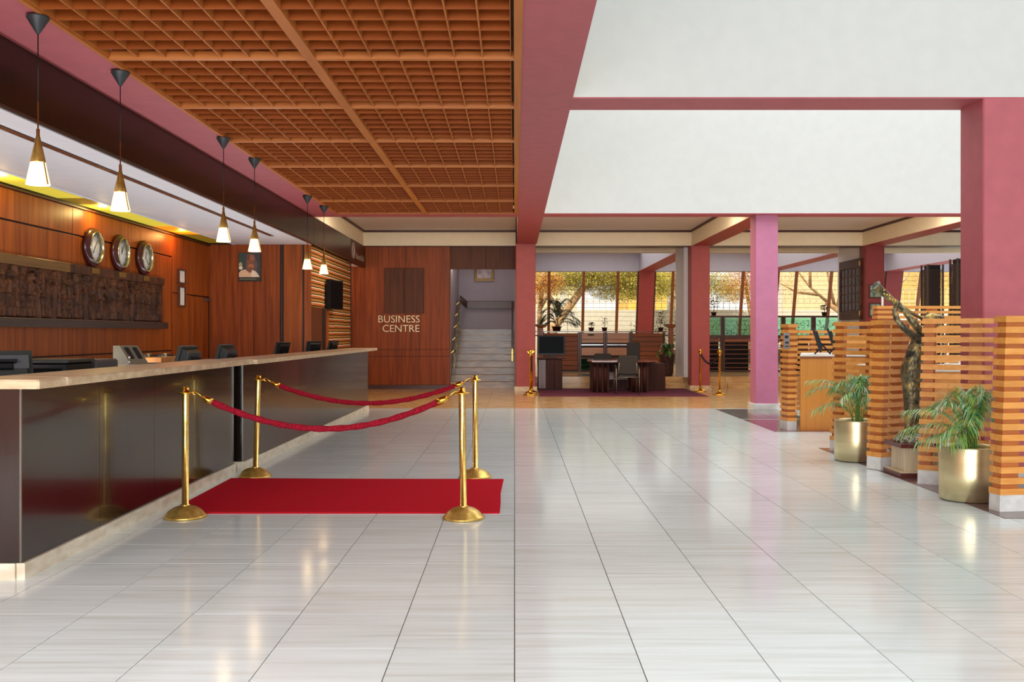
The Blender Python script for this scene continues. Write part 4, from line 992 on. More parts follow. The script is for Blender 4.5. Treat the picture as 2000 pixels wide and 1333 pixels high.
pot('brass planter farther back, left of the square slatted post', 3.905, 11.12, .238, .465)
sp1 = [(180, .42, .46, .02), (168, .34, .50, .1), (200, .30, .40, .18), (150, .26, .52, .1), (215, .30, .46, .12), (100, .2, .55, .1), (20, .22, .52, .1), (340, .24, .44, .14), (270, .28, .46, .1), (300, .2, .40, .1), (235, .34, .34, .18), (60, .16, .56, .08), (190, .38, .30, .12), (0, .12, .54, .06), (250, .16, .56, .08)]
palm('green areca palm in the nearer brass planter', (4.0, 8.50, .39), [(182, .55, .44, .06), (176, .62, .34, .12), (190, .52, .24, .12), (200, .40, .36, .2), (165, .34, .52, .1), (215, .34, .28, .16), (120, .2, .58, .1), (30, .16, .60, .08), (330, .14, .56, .1), (270, .22, .50, .12), (240, .3, .44, .16), (300, .16, .46, .1), (70, .14, .6, .08), (186, .28, .50, .1), (0, .1, .52, .06), (255, .14, .58, .08)], 3, 32, .20, .004)
palm('green areca palm in the farther brass planter', (3.92, 11.12, .385), [(180, .58, .56, .04), (172, .46, .54, .14), (195, .50, .34, .14), (160, .3, .52, .1), (210, .36, .46, .14), (100, .16, .58, .08), (20, .16, .60, .08), (340, .16, .52, .1), (270, .2, .54, .1), (300, .18, .50, .1), (235, .28, .44, .14), (60, .14, .60, .08), (190, .22, .56, .1), (0, .12, .58, .06), (250, .14, .6, .08)], 5, 32, .19, .004)

# ================================================================ BRONZE STATUE ON ITS PEDESTAL
pd = thing('pedestal', 'beige pedestal with mahogany edges under the bronze statue', 'pedestal', (4.12, 9.97, 0))
part('foot', MB().bbox(3.865, 4.36, 9.74, 10.2, .005, .05, .006), M['mahp'], pd)
part('foot_trim', MB().bbox(3.875, 4.35, 9.75, 10.19, .05, .058, .002), M['pedest'], pd)
part('body', MB().bbox(3.925, 4.30, 9.80, 10.14, .058, .30, .004), M['pedest'], pd)
part('top_slab', MB().bbox(3.87, 4.355, 9.745, 10.195, .30, .345, .006), M['mahp'], pd)
sta = thing('statue', 'patinated bronze statue of a person blowing a long raised horn', 'statue', (4.1, 9.97, .345))
def rock():
    mb = MB(); mb.ball((4.10, 9.97, .345), .21, .19, .085, 40); rng = random.Random(2)
    from mathutils import noise
    mb.v = [(x+.012*noise.noise(Vector((x*30, y*30, z*30))), y, max(.346, z+.022*noise.noise(Vector((x*22, y*22, 3))) if z > .35 else .346)) for x, y, z in mb.v]
    return mb
part('rock_base', rock(), M['bronzegrey'], sta)
def blend_tube(mb, pts, seg=16, flat=1.0):
    P = [Vector(p[:3]) for p in pts]; R = [p[3] for p in pts]; n = len(P); path = []; rad = []
    for i in range(n-1):
        p0, p1, p2, p3 = P[max(i-1, 0)], P[i], P[i+1], P[min(i+2, n-1)]
        for k in range(5):
            u = k/5; path.append(.5*((2*p1)+(-p0+p2)*u+(2*p0-5*p1+4*p2-p3)*u*u+(-p0+3*p1-3*p2+p3)*u**3)); rad.append(R[i]+(R[i+1]-R[i])*(3*u*u-2*u**3))
    path.append(P[-1]); rad.append(R[-1]); mb.tube(path, rad, seg, flat=flat); mb.ball(P[0], R[0]*.98, seg=12); mb.ball(P[-1], R[-1]*.98, seg=12)
Yc = 9.97; mb = MB()
blend_tube(mb, [(4.175, Yc, 1.44, .05), (4.155, Yc, 1.37, .088), (4.115, Yc, 1.27, .086), (4.085, Yc, 1.15, .100), (4.07, Yc, 1.05, .108), (4.075, Yc, .93, .098), (4.075, Yc, .80, .086), (4.075, Yc, .66, .078)])
blend_tube(mb, [(4.055, Yc-.02, .74, .062), (4.045, Yc-.03, .62, .056), (4.035, Yc-.02, .50, .044), (4.035, Yc, .42, .036)])
blend_tube(mb, [(4.10, Yc+.02, .74, .055), (4.135, Yc+.03, .60, .04), (4.15, Yc+.04, .50, .03), (4.14, Yc+.02, .42, .028)])
blend_tube(mb, [(4.04, Yc, .415, .03), (3.995, Yc-.05, .41, .022), (3.975, Yc-.07, .405, .014)]); blend_tube(mb, [(4.14, Yc+.02, .415, .028), (4.09, Yc-.03, .41, .022), (4.07, Yc-.05, .405, .014)])
# straight arm, looped arm, neck and head
blend_tube(mb, [(4.17, Yc-.05, 1.42, .045), (4.06, Yc-.09, 1.55, .036), (3.985, Yc-.06, 1.66, .027), (3.945, Yc-.01, 1.735, .022)])
blend_tube(mb, [(4.13, Yc-.04, 1.38, .05), (4.05, Yc-.12, 1.42, .036), (3.94, Yc-.14, 1.50, .032), (3.875, Yc-.12, 1.59, .028), (3.868, Yc-.07, 1.67, .023), (3.905, Yc-.02, 1.735, .021)])
blend_tube(mb, [(4.18, Yc, 1.44, .045), (4.235, Yc, 1.51, .04), (4.27, Yc, 1.56, .05)])
mb.ball((4.285, Yc, 1.585), .105, .078, .072, 20); mb.ball((4.345, Yc, 1.60), .06, .06, .05, 16)
# face: nose, lips, brow, ears
mb.ball((4.235, Yc, 1.655), .016, .012, .02, 10); mb.ball((4.20, Yc, 1.60), .02, .022, .012, 10); mb.ball((4.29, Yc-.072, 1.585), .02, .012, .014, 10); mb.ball((4.29, Yc+.072, 1.585), .02, .012, .014, 10); mb.ball((4.265, Yc, 1.648), .018, .045, .012, 10)
# hands with fingers wrapped round the horn
hc = Vector((3.925, Yc, 1.742)); ax = Vector((-.77, 0, .64)).normalized(); nx = ax.cross(Vector((0, 1, 0))).normalized()
for (c0, sg_) in ((hc+ax*.03, -1), (hc-ax*.04, -1)):
    for k in range(4):
        cc = c0+ax*(.018*(k-1.5)); blend_tube(mb, [tuple(cc+nx*(-.03)*math.cos(a)+Vector((0, 1, 0))*.034*math.sin(a))+(.0085,) for a in (-1.2, -.4, .4, 1.2, 2.0)], 8)
    blend_tube(mb, [tuple(c0-ax*.03+nx*.03)+(.009,), tuple(c0-ax*.01+nx*.036+Vector((0, .02, 0)))+(.008,)], 8)
body = part('body', mb, M['bronze'], sta)
rm = body.modifiers.new('remesh', 'REMESH'); rm.mode = 'VOXEL'; rm.voxel_size = .0065; rm.use_smooth_shade = True
smd = body.modifiers.new('smooth', 'SMOOTH'); smd.iterations = 3; smd.factor = .5
tx = bpy.data.textures.new('hammered', 'CLOUDS'); tx.noise_scale = .035
dm = body.modifiers.new('hammered', 'DISPLACE'); dm.texture = tx; dm.strength = .012; dm.texture_coords = 'LOCAL'
# horn
mb = MB(); m0 = Vector((3.688, Yc-.02, 1.94)); m1 = Vector((3.932, Yc-.005, 1.738)); m2 = Vector((4.205, Yc, 1.585))
pts = [m0, m0.lerp(m1, .06), m0.lerp(m1, .14), m0.lerp(m1, .4), m0.lerp(m1, .7), m1, m1.lerp(m2, .5), m2]
mb.tube(pts, [.056, .050, .044, .037, .031, .026, .019, .013], 24)
horn = part('horn', mb, M['bronze'], sta)
mb = MB(); d = (m0-m1).normalized()
mb.tube([m0-d*.012, m0+d*.004, m0+d*.006], [.060, .060, .052], 24)
part('horn_rim', mb, M['bronzegrey'], horn)
part('horn_bore', MB().tube([m0+d*.007, m0+d*.0075], [.040, .038], 20), M['ink'], horn)
mb = MB(); 
for k in range(9):
    q = m0.lerp(m1, .12+.085*k); a = Vector((0, -1, 0))*.04*(1-.03*k); mb.ball(tuple(q+a*.92+nx*(-.012)*(k % 3-1)), .012, .007, .014, 8)
part('horn_carving', mb, M['brassold'], horn, 'stuff')

# ================================================================ REAR LOBBY: rug, desk, chairs, television, stanchions
rug = single('purple_rug', MB().prism([(.58, 22.4), (4.46, 22.4), (4.44, 25.5), (.62, 25.5)], .001, .012), M['purple'], 'flat purple carpet under the lobby desk', 'carpet', (2.5, 24, 0))
def crown_stanchion(gr):
    t = thing('stanchion', 'x', 'stanchion', (0, 0, 0), 0, gr)
    part('base', MB().lathe([(.0, 0), (.165, 0), (.168, .012), (.15, .03), (.10, .045), (.05, .07), (.04, .10), (.028, .12)], seg=32), M['gold'], t, local=True)
    part('pole', MB().lathe([(.022, .11), (.022, .92), (.03, .925), (.03, .94), (.02, .945)], seg=20), M['gold'], t, local=True)
    mb = MB().lathe([(.02, .94), (.045, .965), (.03, .985), (.035, 1.0), (.045, 1.03), (.03, 1.065), (.0, 1.075)], seg=20)
    for k in range(6): a = PI/3*k; mb.bar((.03*math.cos(a), .03*math.sin(a), .985), (.06*math.cos(a), .06*math.sin(a), 1.03), .014)
    part('crown_finial', mb, M['gold'], t, local=True)
    return t
cst = crown_stanchion('crown-topped gold stanchions in the rear lobby')
lb4 = ['crown-topped gold stanchion in front, left of the lobby television', 'crown-topped gold stanchion half hidden behind another, against the left red column', 'crown-topped gold stanchion against the right red column', 'crown-topped gold stanchion at the right corner of the purple carpet']
for i, (x, y) in enumerate(((.37, 22.9), (.42, 23.7), (4.66, 24.4), (4.86, 23.05))):
    o = cst if i == 0 else dup(cst, (x, y, 0)); o.location = (x, y, 0); o['label'] = lb4[i]
velvet_rope('short dark velvet rope between the two right gold stanchions', (4.665, 24.36, .93), (4.85, 23.1, .93), .72, .026, 'velvetd', 'dark velvet ropes', False, 'gold', False)
velvet_rope('short dark velvet rope between the two left gold stanchions', (.415, 23.64, .93), (.375, 22.95, .93), .55, .022, 'velvetd', 'dark velvet ropes', False, 'gold', False)

tc = thing('television_cabinet', 'dark wood cabinet under the lobby television', 'cabinet', (.95, 25.0, .012))
part('body', MB().bbox(.60, 1.22, 24.85, 25.3, .03, .80, .006), M['deskdark'], tc)
part('door', MB().bbox(.61, .80, 24.83, 24.85, .05, .78, .004), M['cabdark'], tc); part('door', MB().bbox(.81, 1.01, 24.835, 24.85, .05, .40, .004), M['deskdark'], tc); part('door', MB().bbox(.81, 1.01, 24.835, 24.85, .41, .78, .004), M['deskdark'], tc); part('door', MB().bbox(1.02, 1.215, 24.83, 24.85, .05, .78, .004), M['deskdark'], tc)
part('top', MB().bbox(.58, 1.30, 24.8, 25.32, .80, .825, .004), M['deskdark'], tc); part('plinth', MB().box(.62, 1.2, 24.9, 25.28, .012, .03), M['black'], tc)
lt = thing('television', 'black flat television on the dark cabinet', 'television', (.95, 25.05, .825))
part('casing', MB().bbox(.60, 1.30, 25.03, 25.09, .90, 1.40, .01), M['black'], lt); part('screen', MB().box(.635, 1.265, 25.022, 25.03, .945, 1.375), M['screen'], lt)
part('foot', MB().bbox(.80, 1.10, 24.95, 25.15, .825, .84, .004).box(.92, .98, 25.03, 25.07, .84, .91), M['black'], lt)

de = thing('lobby_desk', 'dark wood lobby desk with fluted pedestals on the purple carpet', 'desk', (2.7, 24.2, .012))
part('top', MB().prism([(1.78, 23.85), (1.88, 23.62), (2.55, 23.56), (3.3, 23.62), (3.52, 23.85), (3.40, 24.75), (1.85, 24.75)], .755, .79), M['desktop'], de)
part('top_edge', MB().prism([(1.84, 23.87), (1.93, 23.68), (2.55, 23.62), (3.25, 23.68), (3.46, 23.87), (3.36, 24.7), (1.9, 24.7)], .725, .755), M['deskdark'], de)
for x0 in (1.90, 2.86):
    part('pedestal', MB().bbox(x0, x0+.42, 23.8, 24.6, .02, .725, .006), M['deskdark'], de)
    for k in range(3): part('flute', MB().lathe([(.045, .02), (.045, .725)], (x0+.06+.13*k, 23.80, 0), seg=14), M['deskdark'], de)
part('modesty_panel', MB().bbox(2.33, 2.85, 24.3, 24.33, .08, .72, .004), M['deskdark'], de)
part('side_return', MB().bbox(3.32, 3.80, 24.5, 25.0, .02, .70, .006), M['deskdark'], de)
part('drawer_front', MB().bbox(2.36, 2.83, 24.28, 24.3, .30, .5, .004), M['desktop'], de)

def visitor_chair(label, x, y, rz):
    t = thing('visitor_chair', label, 'chair', (x, y, .0125), rz, 'charcoal chairs at the lobby desk')
    # faces local +Y; the back is at -Y
    def pad(cx, cy, cz, hx, hy, hz, tilt=0):
        mb = MB(); n = 12; c, s = math.cos(tilt), math.sin(tilt)
        prof = []
        for k in range(28):
            a = 2*PI*k/28; q = .28; u = math.copysign(abs(math.cos(a))**q, math.cos(a)); v = math.copysign(abs(math.sin(a))**q, math.sin(a)); prof.append((u*hx, v*hy))
        vs = []; 
        for (w0, sc_) in ((-1, .93), (-.6, 1), (.6, 1), (1, .93)):
            for (u, v) in prof:
                yy, zz = w0*hz, v*sc_; vs.append((cx+u*sc_, cy+yy*c-zz*s if tilt is not None else cy, cz+yy*s+zz*c))
        fs = [tuple(range(28)), tuple(range(111, 83, -1))]
        for r in range(3):
            for k in range(28): k2 = (k+1) % 28; fs.append((r*28+k, (r+1)*28+k, (r+1)*28+k2, r*28+k2))
        mb._add(vs, fs, 0, False); return mb
    part('backrest', pad(0, -.24, .70, .235, .22, .03, .12), M['fabric'], t, local=True)
    part('seat', pad(0, .03, .44, .24, .25, .035, -PI/2), M['fabric'], t, local=True)
    for s in (-1, 1):
        part('leg_frame', MB().tube([(s*.27, -.27, .0), (s*.27, -.25, .3), (s*.27, -.22, .60), (s*.27, -.17, .645), (s*.27, .15, .645), (s*.27, .21, .60), (s*.27, .24, .3), (s*.27, .26, 0)], .0125, 10), M['frameg'], t, local=True)
        part('armrest', MB().bbox(s*.27-.025, s*.27+.025, -.16, .15, .655, .68, .008), M['black'], t, local=True)
        part('back_upright', MB().tube([(s*.21, -.19, .42), (s*.225, -.235, .5), (s*.20, -.285, .75)], .011, 8), M['frameg'], t, local=True)
    part('crossbar', MB().tube([(-.27, -.26, .41), (.27, -.26, .41)], .011, 8).tube([(-.27, .2, .41), (.27, .2, .41)], .011, 8), M['frameg'], t, local=True)
    return t
visitor_chair('charcoal visitor chair in front of the lobby desk, its back to us', 2.66, 23.1, 0)
visitor_chair('charcoal visitor chair mostly hidden behind the desk', 2.30, 25.15, PI)
oc = thing('office_chair', 'black office chair with a square back behind the lobby desk', 'chair', (3.1, 25.15, .012))
part('backrest', MB().bbox(2.92, 3.26, 25.28, 25.35, .74, 1.22, .03), M['fabric'], oc); part('seat', MB().bbox(2.86, 3.32, 24.86, 25.3, .45, .53, .03), M['fabric'], oc)
part('back_stem', MB().bar((3.09, 25.3, .5), (3.09, 25.33, .8), .05, .02), M['blackm'], oc); part('gas_column', MB().lathe([(.03, .1), (.03, .45)], (3.09, 25.08, 0), seg=14), M['blackm'], oc)
for k in range(5):
    a = 2*PI*k/5; ft = part('foot', MB().bar((3.09, 25.08, .12), (3.09+.26*math.cos(a), 25.08+.26*math.sin(a), .07), .04), M['blackm'], oc); part('castor', MB().ball((3.09+.26*math.cos(a), 25.08+.26*math.sin(a), .042), .03, seg=10), M['blackm'], ft)
for s in (-1, 1): part('armrest', MB().bar((3.09+s*.25, 24.95, .72), (3.09+s*.25, 25.22, .72), .04, .03).bar((3.09+s*.25, 25.1, .5), (3.09+s*.25, 25.1, .7), .03), M['blackm'], oc)
gm = thing('grey_mat', 'flat grey slab lying on the platform before the drawer cabinet', 'mat', (2.0, 26.6, .3))
part('slab', MB().bbox(1.75, 3.0, 26.3, 26.9, .302, .33, .006), M['granitegrey'], gm)

# ---- slatted cabinet row with drawer units
def slats(t, x0, x1, y, z0, z1, pitch, mt, nm='slat', deep=.02):
    z = z0
    while z < z1-.02:
        b = min(z+pitch-.012, z1); part(nm, MB().hexa([(x0, y-.012, z), (x1, y-.012, z), (x1, y+deep, z), (x0, y+deep, z), (x0, y-.028, b), (x1, y-.028, b), (x1, y+deep, b), (x0, y+deep, b)]), M[mt], t); z += pitch
def cabinet(label, x0, x1, kind, y=29.1, z1=1.49):
    t = thing('cabinet', label, 'cabinet', (x0, y, .3), 0, 'low wood cabinets below the rear window')
    part('carcass', MB().box(x0+.01, x1-.01, y+.03, y+.5, .32, z1-.03), M['wallgap'], t)
    part('stile', MB().bbox(x0, x0+.05, y-.04, y+.03, .31, z1, .004), M['cabdark'], t); part('stile', MB().bbox(x1-.05, x1, y-.04, y+.03, .31, z1, .004), M['cabdark'], t)
    part('plinth', MB().box(x0, x1, y, y+.5, .301, .33), M['cabdark'], t)
    a, b = x0+.055, x1-.055
    if kind == 'slat': slats(t, a, b, y, .36, z1-.03, .143, 'cabwood')
    else:
        part('drawer', MB().bbox(a, b, y-.03, y+.02, 1.285, 1.475, .005), M['cablight'], t); part('drawer', MB().bbox(a, b, y-.03, y+.02, 1.175, 1.275, .005), M['cablight'], t)
        part('glass_shelf', MB().box(a, b, y-.01, y+.02, 1.10, 1.125), M['chrome'], t); part('drawer', MB().bbox(a, b, y-.03, y+.02, .80, 1.03, .005), M['cablight'], t)
        part('shelf', MB().box(a, b, y-.01, y+.25, .70, .725), M['cabwood'], t); part('shelf', MB().box(a, b, y-.01, y+.25, .50, .52), M['cabwood'], t)
        part('glass_door', MB().box(a, b, y-.03, y-.025, .36, .69), M['greenglass'], t)
    return t
cabinet('slatted wood cabinet behind the television', .84, 1.94, 'slat')
cb = cabinet('drawer cabinet with an oval handle behind the lobby desk', 1.945, 2.71, 'drawer')
part('handle', MB().ball((2.28, 29.06, 1.41), .11, .015, .03, 16), M['cabdark'], [q for q in cb.children if q.name.startswith('drawer')][0])
cabinet('plain drawer cabinet between the oval-handled one and the slatted one on the right', 2.715, 3.48, 'drawer')
cabinet('slatted wood cabinet left of the dark planter', 3.485, 4.50, 'slat')
ct_ = thing('wooden_counter', 'reddish wood top running along the low cabinets', 'worktop', (2.7, 29.1, 1.49))
part('board', MB().bbox(.14, 4.55, 29.0, 29.65, 1.492, 1.525, .005), M['desktop'], ct_)
def pedpost(label, x, y):
    t = thing('wooden_post', label, 'post', (x, y, .3), 0, 'wooden posts with flared capitals')
    part('shaft', MB().bbox(x-.07, x+.07, y-.07, y+.07, .305, 1.62, .01), M['cabwood'], t)
    part('capital', MB().hexa([(x-.08, y-.08, 1.62), (x+.08, y-.08, 1.62), (x+.08, y+.08, 1.62), (x-.08, y+.08, 1.62), (x-.2, y-.12, 1.70), (x+.2, y-.12, 1.70), (x+.2, y+.12, 1.70), (x-.2, y+.12, 1.70)]), M['cabwood'], t)
    part('cap_board', MB().bbox(x-.22, x+.22, y-.13, y+.13, 1.70, 1.725, .004), M['cabdark'], t)
pedpost('wooden post with a flared capital behind the television', .78, 28.8)
pedpost('wooden post with a flared capital left of the white pillar', 4.62, 28.75)
# taller glazed cabinets to the right
for i in range(5):
    x0 = 5.32+.905*i; y = 29.1
    t = thing('glazed_cabinet', ['glazed dark wood cabinet just right of the middle red column', 'glazed dark wood cabinet left of the lilac column', 'glazed dark wood cabinet hidden by the lilac column', 'glazed dark wood cabinet right of the lilac column', 'glazed dark wood cabinet left of the carved screen'][i], 'cabinet', (x0, y, .3), 0, 'glazed cabinets with green glass')
    for xx in (x0, x0+.84): part('stile', MB().bbox(xx, xx+.06, y-.05, y+.05, .31, 1.985, .005), M['cabdark'], t)
    part('rail', MB().bbox(x0+.062, x0+.838, y-.04, y+.04, 1.93, 1.985, .004), M['cabdark'], t); part('rail', MB().bbox(x0+.062, x0+.838, y-.04, y+.04, 1.30, 1.39, .004), M['cabdark'], t)
    part('rail', MB().bbox(x0+.062, x0+.838, y-.04, y+.04, .31, .36, .004), M['cabdark'], t)
    part('green_pane', MB().box(x0+.062, x0+.838, y-.006, y+.006, 1.395, 1.925), M['greenglass'], t)
    part('drawer', MB().bbox(x0+.065, x0+.835, y-.03, y+.02, 1.20, 1.295, .004), M['cabwood'], t)
    part('back_panel', MB().box(x0+.06, x0+.84, y+.3, y+.32, .31, 1.30), M['wallgap'], t)
    for k in range(6): part('shelf', MB().bbox(x0+.062, x0+.838, y-.02, y+.26, .42+.135*k, .44+.135*k, .003), M['cabwood'], t)

# ---- plants on the cabinets and the dark planter
dm_ = [M['bark'], M['darkleaf'], M['darkleaf']]
def clay(t, x, y, z, r, h): part('flower_pot', MB().lathe([(r*.72, z), (r*.9, z+h*.8), (r*1.05, z+h*.82), (r*1.05, z+h), (r*.85, z+h), (r*.8, z+h*.85), (.001, z+h*.85)], (x, y, 0), seg=20), M['potdark'], t)
z = 1.526
t = palm('wide dark palm on the cabinet top at the left window', (1.27, 29.3, z+.12), [(180, .42, .36, .2), (160, .40, .62, .12), (200, .38, .2, .1), (0, .62, .34, .22), (20, .52, .6, .14), (340, .5, .2, .1), (90, .3, .9, .1), (110, .36, .82, .1), (70, .36, .84, .1), (270, .3, .75, .1), (250, .44, .6, .2), (290, .44, .6, .2), (190, .44, .5, .3), (350, .66, .52, .3), (170, .4, .9, .1), (10, .4, .88, .08)], 11, 16, .30, .013, dm_, group='potted plants on the cabinet top', nm='potted_palm')
clay(t, 1.27, 29.3, z, .15, .14)
def shrub(label, x, y, z, h, sp, n, seed, ll=.09, stem=True):
    rng = random.Random(seed); t = thing('potted_plant', label, 'plant', (x, y, z), 0, 'potted plants on the cabinet top')
    clay(t, x, y, z, .09, .11)
    part('stem', MB().tube([(x, y, z+.09), (x+.01, y, z+.1+h*.5), (x, y, z+.1+h*.9)], .009, 6), M['bark'], t)
    mb = MB()
    for k in range(n):
        a = rng.uniform(0, 2*PI); hh = rng.uniform(.25, 1)*h; r = sp*rng.random()
        leaflet(mb, Vector((x+r*.6*math.cos(a), y+r*.6*math.sin(a), z+.1+hh)), Vector((math.cos(a), math.sin(a), rng.uniform(.1, .9))), ll, ll*.28, ll*.2, 0)
    part('leaves', mb, M['darkleaf'], t, 'stuff'); return t
shrub('small round leafy pot plant left of the window mullion', 2.31, 29.3, z, .16, .10, 60, 1)
shrub('small pale pot plant on the cabinet top behind the office chair', 2.71, 29.3, z, .30, .10, 40, 2)
shrub('small tree-shaped pot plant beside the flared wooden post', 4.40, 29.3, z, .48, .14, 90, 3, .10)
z2 = 1.987
shrub('trailing leafy plant beside the middle red column', 6.0, 29.3, z2, .42, .2, 50, 4, .13)
shrub('bushy pot plant on the glazed cabinet by the carved screen', 9.30, 29.2, z2, .2, .16, 60, 5, .12)
pt = thing('floor_planter', 'large dark ribbed planter with a green plant beside the white pillar', 'planter', (4.75, 26.6, .3))
pt.location = (4.14, 26.4, .3); ORG[pt.name] = (4.14, 26.4, .3)
part('urn', MB().lathe([(.13, .301), (.15, .34), (.17, .55), (.20, .82), (.215, .84), (.215, .88), (.17, .88), (.16, .8), (.001, .8)], (4.14, 26.4, 0), seg=28), M['potdark'], pt)
pb = palm('dark green plant growing from the dark ribbed planter', (4.14, 26.4, .81), [(a, .20, .26, .16) for a in range(15, 360, 60)]+[(a, .12, .36, .05) for a in range(15, 360, 60)], 14, 12, .16, .014, [M['stem'], M['darkleaf'], M['green']], group='potted plants on the cabinet top', nm='potted_palm')

# ---- carved door screen on the white pillar, frames on the maroon column
cs_ = thing('carved_screen', 'tall dark carved wooden panel of five by five small windows', 'carving', (9.03, 26.1, 2.6))
y0, y1, z0, z1 = 25.3, 26.98, 1.82, 3.42
part('board', MB().bbox(9.03, 9.065, y0, y1, z0, z1, .004), M['carve'], cs_)
for z in (z0, z1-.22): part('rail', MB().bbox(9.0, 9.03, y0, y1, z, z+.22, .004), M['carve'], cs_)
for y in (y0, y1-.12): part('stile', MB().bbox(8.995, 9.03, y, y+.12, z0+.222, z1-.222, .004), M['carve'], cs_)
for r in range(5):
    for c in range(5):
        yy = y0+.15+c*.282; zz = z0+.24+r*.228
        part('carved_pane', MB().bbox(9.014, 9.03, yy+.05, yy+.215, zz+.015, zz+.20, .004).bbox(9.006, 9.014, yy+.095, yy+.17, zz+.035, zz+.18, .004), M['carvblue'], cs_)
for y in (y0+.03,):
    for z in (z0+.1, z1-.2): part('hinge', MB().box(8.985, 9.0, y, y+.05, z, z+.12), M['brassold'], cs_)
for i, (z, lb) in enumerate(((2.54, 'upper dark framed picture on the maroon column'), (2.06, 'lower dark framed picture on the maroon column'))):
    t = thing('picture_frame', lb, 'picture', (9.28, 25.02, z), 0, 'framed pictures on the maroon column')
    a, b, c, d = 9.12, 9.46, z-.18, z+.18
    part('frame', MB().box(a, b, 25.03, 25.06, c, c+.035).box(a, b, 25.03, 25.06, d-.035, d).box(a, a+.035, 25.03, 25.06, c+.035, d-.035).box(b-.035, b, 25.03, 25.06, c+.035, d-.035), M['cabdark'], t)
    part('print', MB().box(a+.035, b-.035, 25.04, 25.058, c+.035, d-.035), noisemat('green_print', srgb(60, 96, 84), srgb(176, 190, 166), (9, 9, 9), 3, .3), t)
# ---- dark lattice pillars
def lattice_pillar(label, x, y, s=.42):
    t = thing('lattice_pillar', label, 'pillar', (x, y, .3), 0, 'dark perforated lattice pillars')
    part('core', MB().box(x+.05, x+s-.05, y+.05, y+s-.05, .3, 3.36), M['lattblue'], t)
    for (ux, uy, ox, oy) in ((1, 0, 0, 0), (0, 1, 0, 0)):
        mb = MB(); nx_ = 7; c = s/nx_; nz = int(2.9/c); z0 = .36
        def Q(u, z): return (x+ox+ux*u, y+oy+uy*u, z)
        for i in range(nx_):
            for k in range(nz):
                u = i*c; zz = z0+k*c
                mb.bar(Q(u, zz), Q(u+c, zz+c), .010, .012, up=(uy, ux, 0)); mb.bar(Q(u+c, zz), Q(u, zz+c), .010, .012, up=(uy, ux, 0))
                if (i+k) % 2: mb.bar(Q(u, zz+c/2), Q(u+c, zz+c/2), .008, .012, up=(uy, ux, 0))
        part('fretwork', mb, M['lattd'], t, 'stuff')
    for (a, b) in ((x-.02, y-.02), (x+s-.02, y-.02), (x-.02, y+s-.02)): part('corner_post', MB().box(a, a+.04, b, b+.04, .3, 3.37), M['lattd'], t)
lattice_pillar('dark perforated lattice pillar left of the pair, before the yellow window', 11.47, 27.0)
lattice_pillar('dark perforated lattice pillar touching the big pink column', 11.27, 24.75)
for o in [q for q in bpy.data.objects if q.name.startswith('lattice_pillar')]: pass
_T = lambda x, y, z: (x*1.16, y+6, z*1.08)
# ================================================================ GARDEN OUTSIDE THE WINDOWS
struct('ground', MB().box(-30, 60, 37.6, 90, -.35, -.05), M['ground'])
bw = thing('boundary_wall', 'long white garden wall with thin railings beyond the windows', 'wall', (5, 47, 0)); bw['kind'] = 'structure'
part('wall', MB().box(-20, 45, 47, 47.25, -.05, 2.6), M['extwall'], bw)
mb = MB()
x = -4
while x < 32: mb.box(x, x+.03, 47.1, 47.13, 2.6, 3.6); x += .3
mb.box(-4, 32, 47.1, 47.14, 3.56, 3.6).box(-4, 32, 47.1, 47.14, 3.0, 3.04)
part('railing', mb, M['extbld'], bw, 'stuff')
for x in (-3, 2.2, 7.4, 12.6, 17.8, 23): part('pier', MB().bbox(x, x+.35, 46.95, 47.3, -.05, 3.8, .02), M['extwall'], bw)
def house(label, x0, x1, y, z1, mt, arch):
    t = thing('house', label, 'building', (x0, y, 0)); part('wall', MB().box(x0, x1, y, y+6, -.05, z1), M[mt], t)
    for a in arch: part('window', MB().bbox(a, a+1.1, y-.04, y+.02, 1.2, 2.9, .02), M['glass'], t); part('window_frame', MB().box(a-.08, a, y-.06, y, 1.1, 3.0).box(a+1.1, a+1.18, y-.06, y, 1.1, 3.0), M['extwall'], t)
    part('roof', MB().box(x0-.3, x1+.3, y-.3, y+6.3, z1, z1+.25), M['extwall'], t)
house('yellow garden building behind the wall, seen through the first window', 7.0, 10.0, 60, 5.2, 'extyel', [8.2])
house('cream building behind the garden wall to the right', 17, 30, 62, 6.4, 'extbld', [19, 22, 25])
house('yellow building far right beyond the lattice pillars', 22.0, 34, 53, 7.4, 'extyel', [])
house('cream building at the far left behind the wall', -4, 3.6, 56, 5.4, 'extbld', [0])
def tree(label, x, y, pts, branches, crown, nleaf, mt, seed, ls=.12, r0=.24):
    rng = random.Random(seed); pts = [_T(*p) for p in pts]; branches = [[_T(*q) for q in b] for b in branches]; crown = [_T(*c[:3])+(c[3]*1.16, c[4]*1.08, c[5]) for c in crown]
    x, y, _ = pts[0]; t = thing('garden_tree', label, 'tree', (x, y, 0), 0, 'trees beyond the windows')
    P = [Vector(p) for p in pts]; part('trunk', MB().tube(P, [r0*(1-.5*i/(len(P)-1)) for i in range(len(P))], 10), M['bark'], t)
    for b in branches: part('branch', MB().tube([Vector(q) for q in b], [r0*.38, r0*.25, r0*.1][:len(b)], 7), M['bark'], t)
    mb = MB()
    for (cx, cy, cz, rx, rz, k) in crown:
        for _ in range(int(nleaf*k)):
            a = rng.uniform(0, 2*PI); u = rng.random()**.5; ph = rng.uniform(-1, 1)
            p = Vector((cx+rx*u*math.cos(a)*(1-ph*ph)**.5, cy+rx*.6*u*math.sin(a), cz+rz*ph*u))
            d = Vector((rng.uniform(-1, 1), rng.uniform(-1, 1), rng.uniform(-.8, .5))); leaflet(mb, p, d, ls*rng.uniform(.6, 1.4), ls*.28, 0, 0)
    part('leaves', mb, M[mt], t, 'stuff'); return t
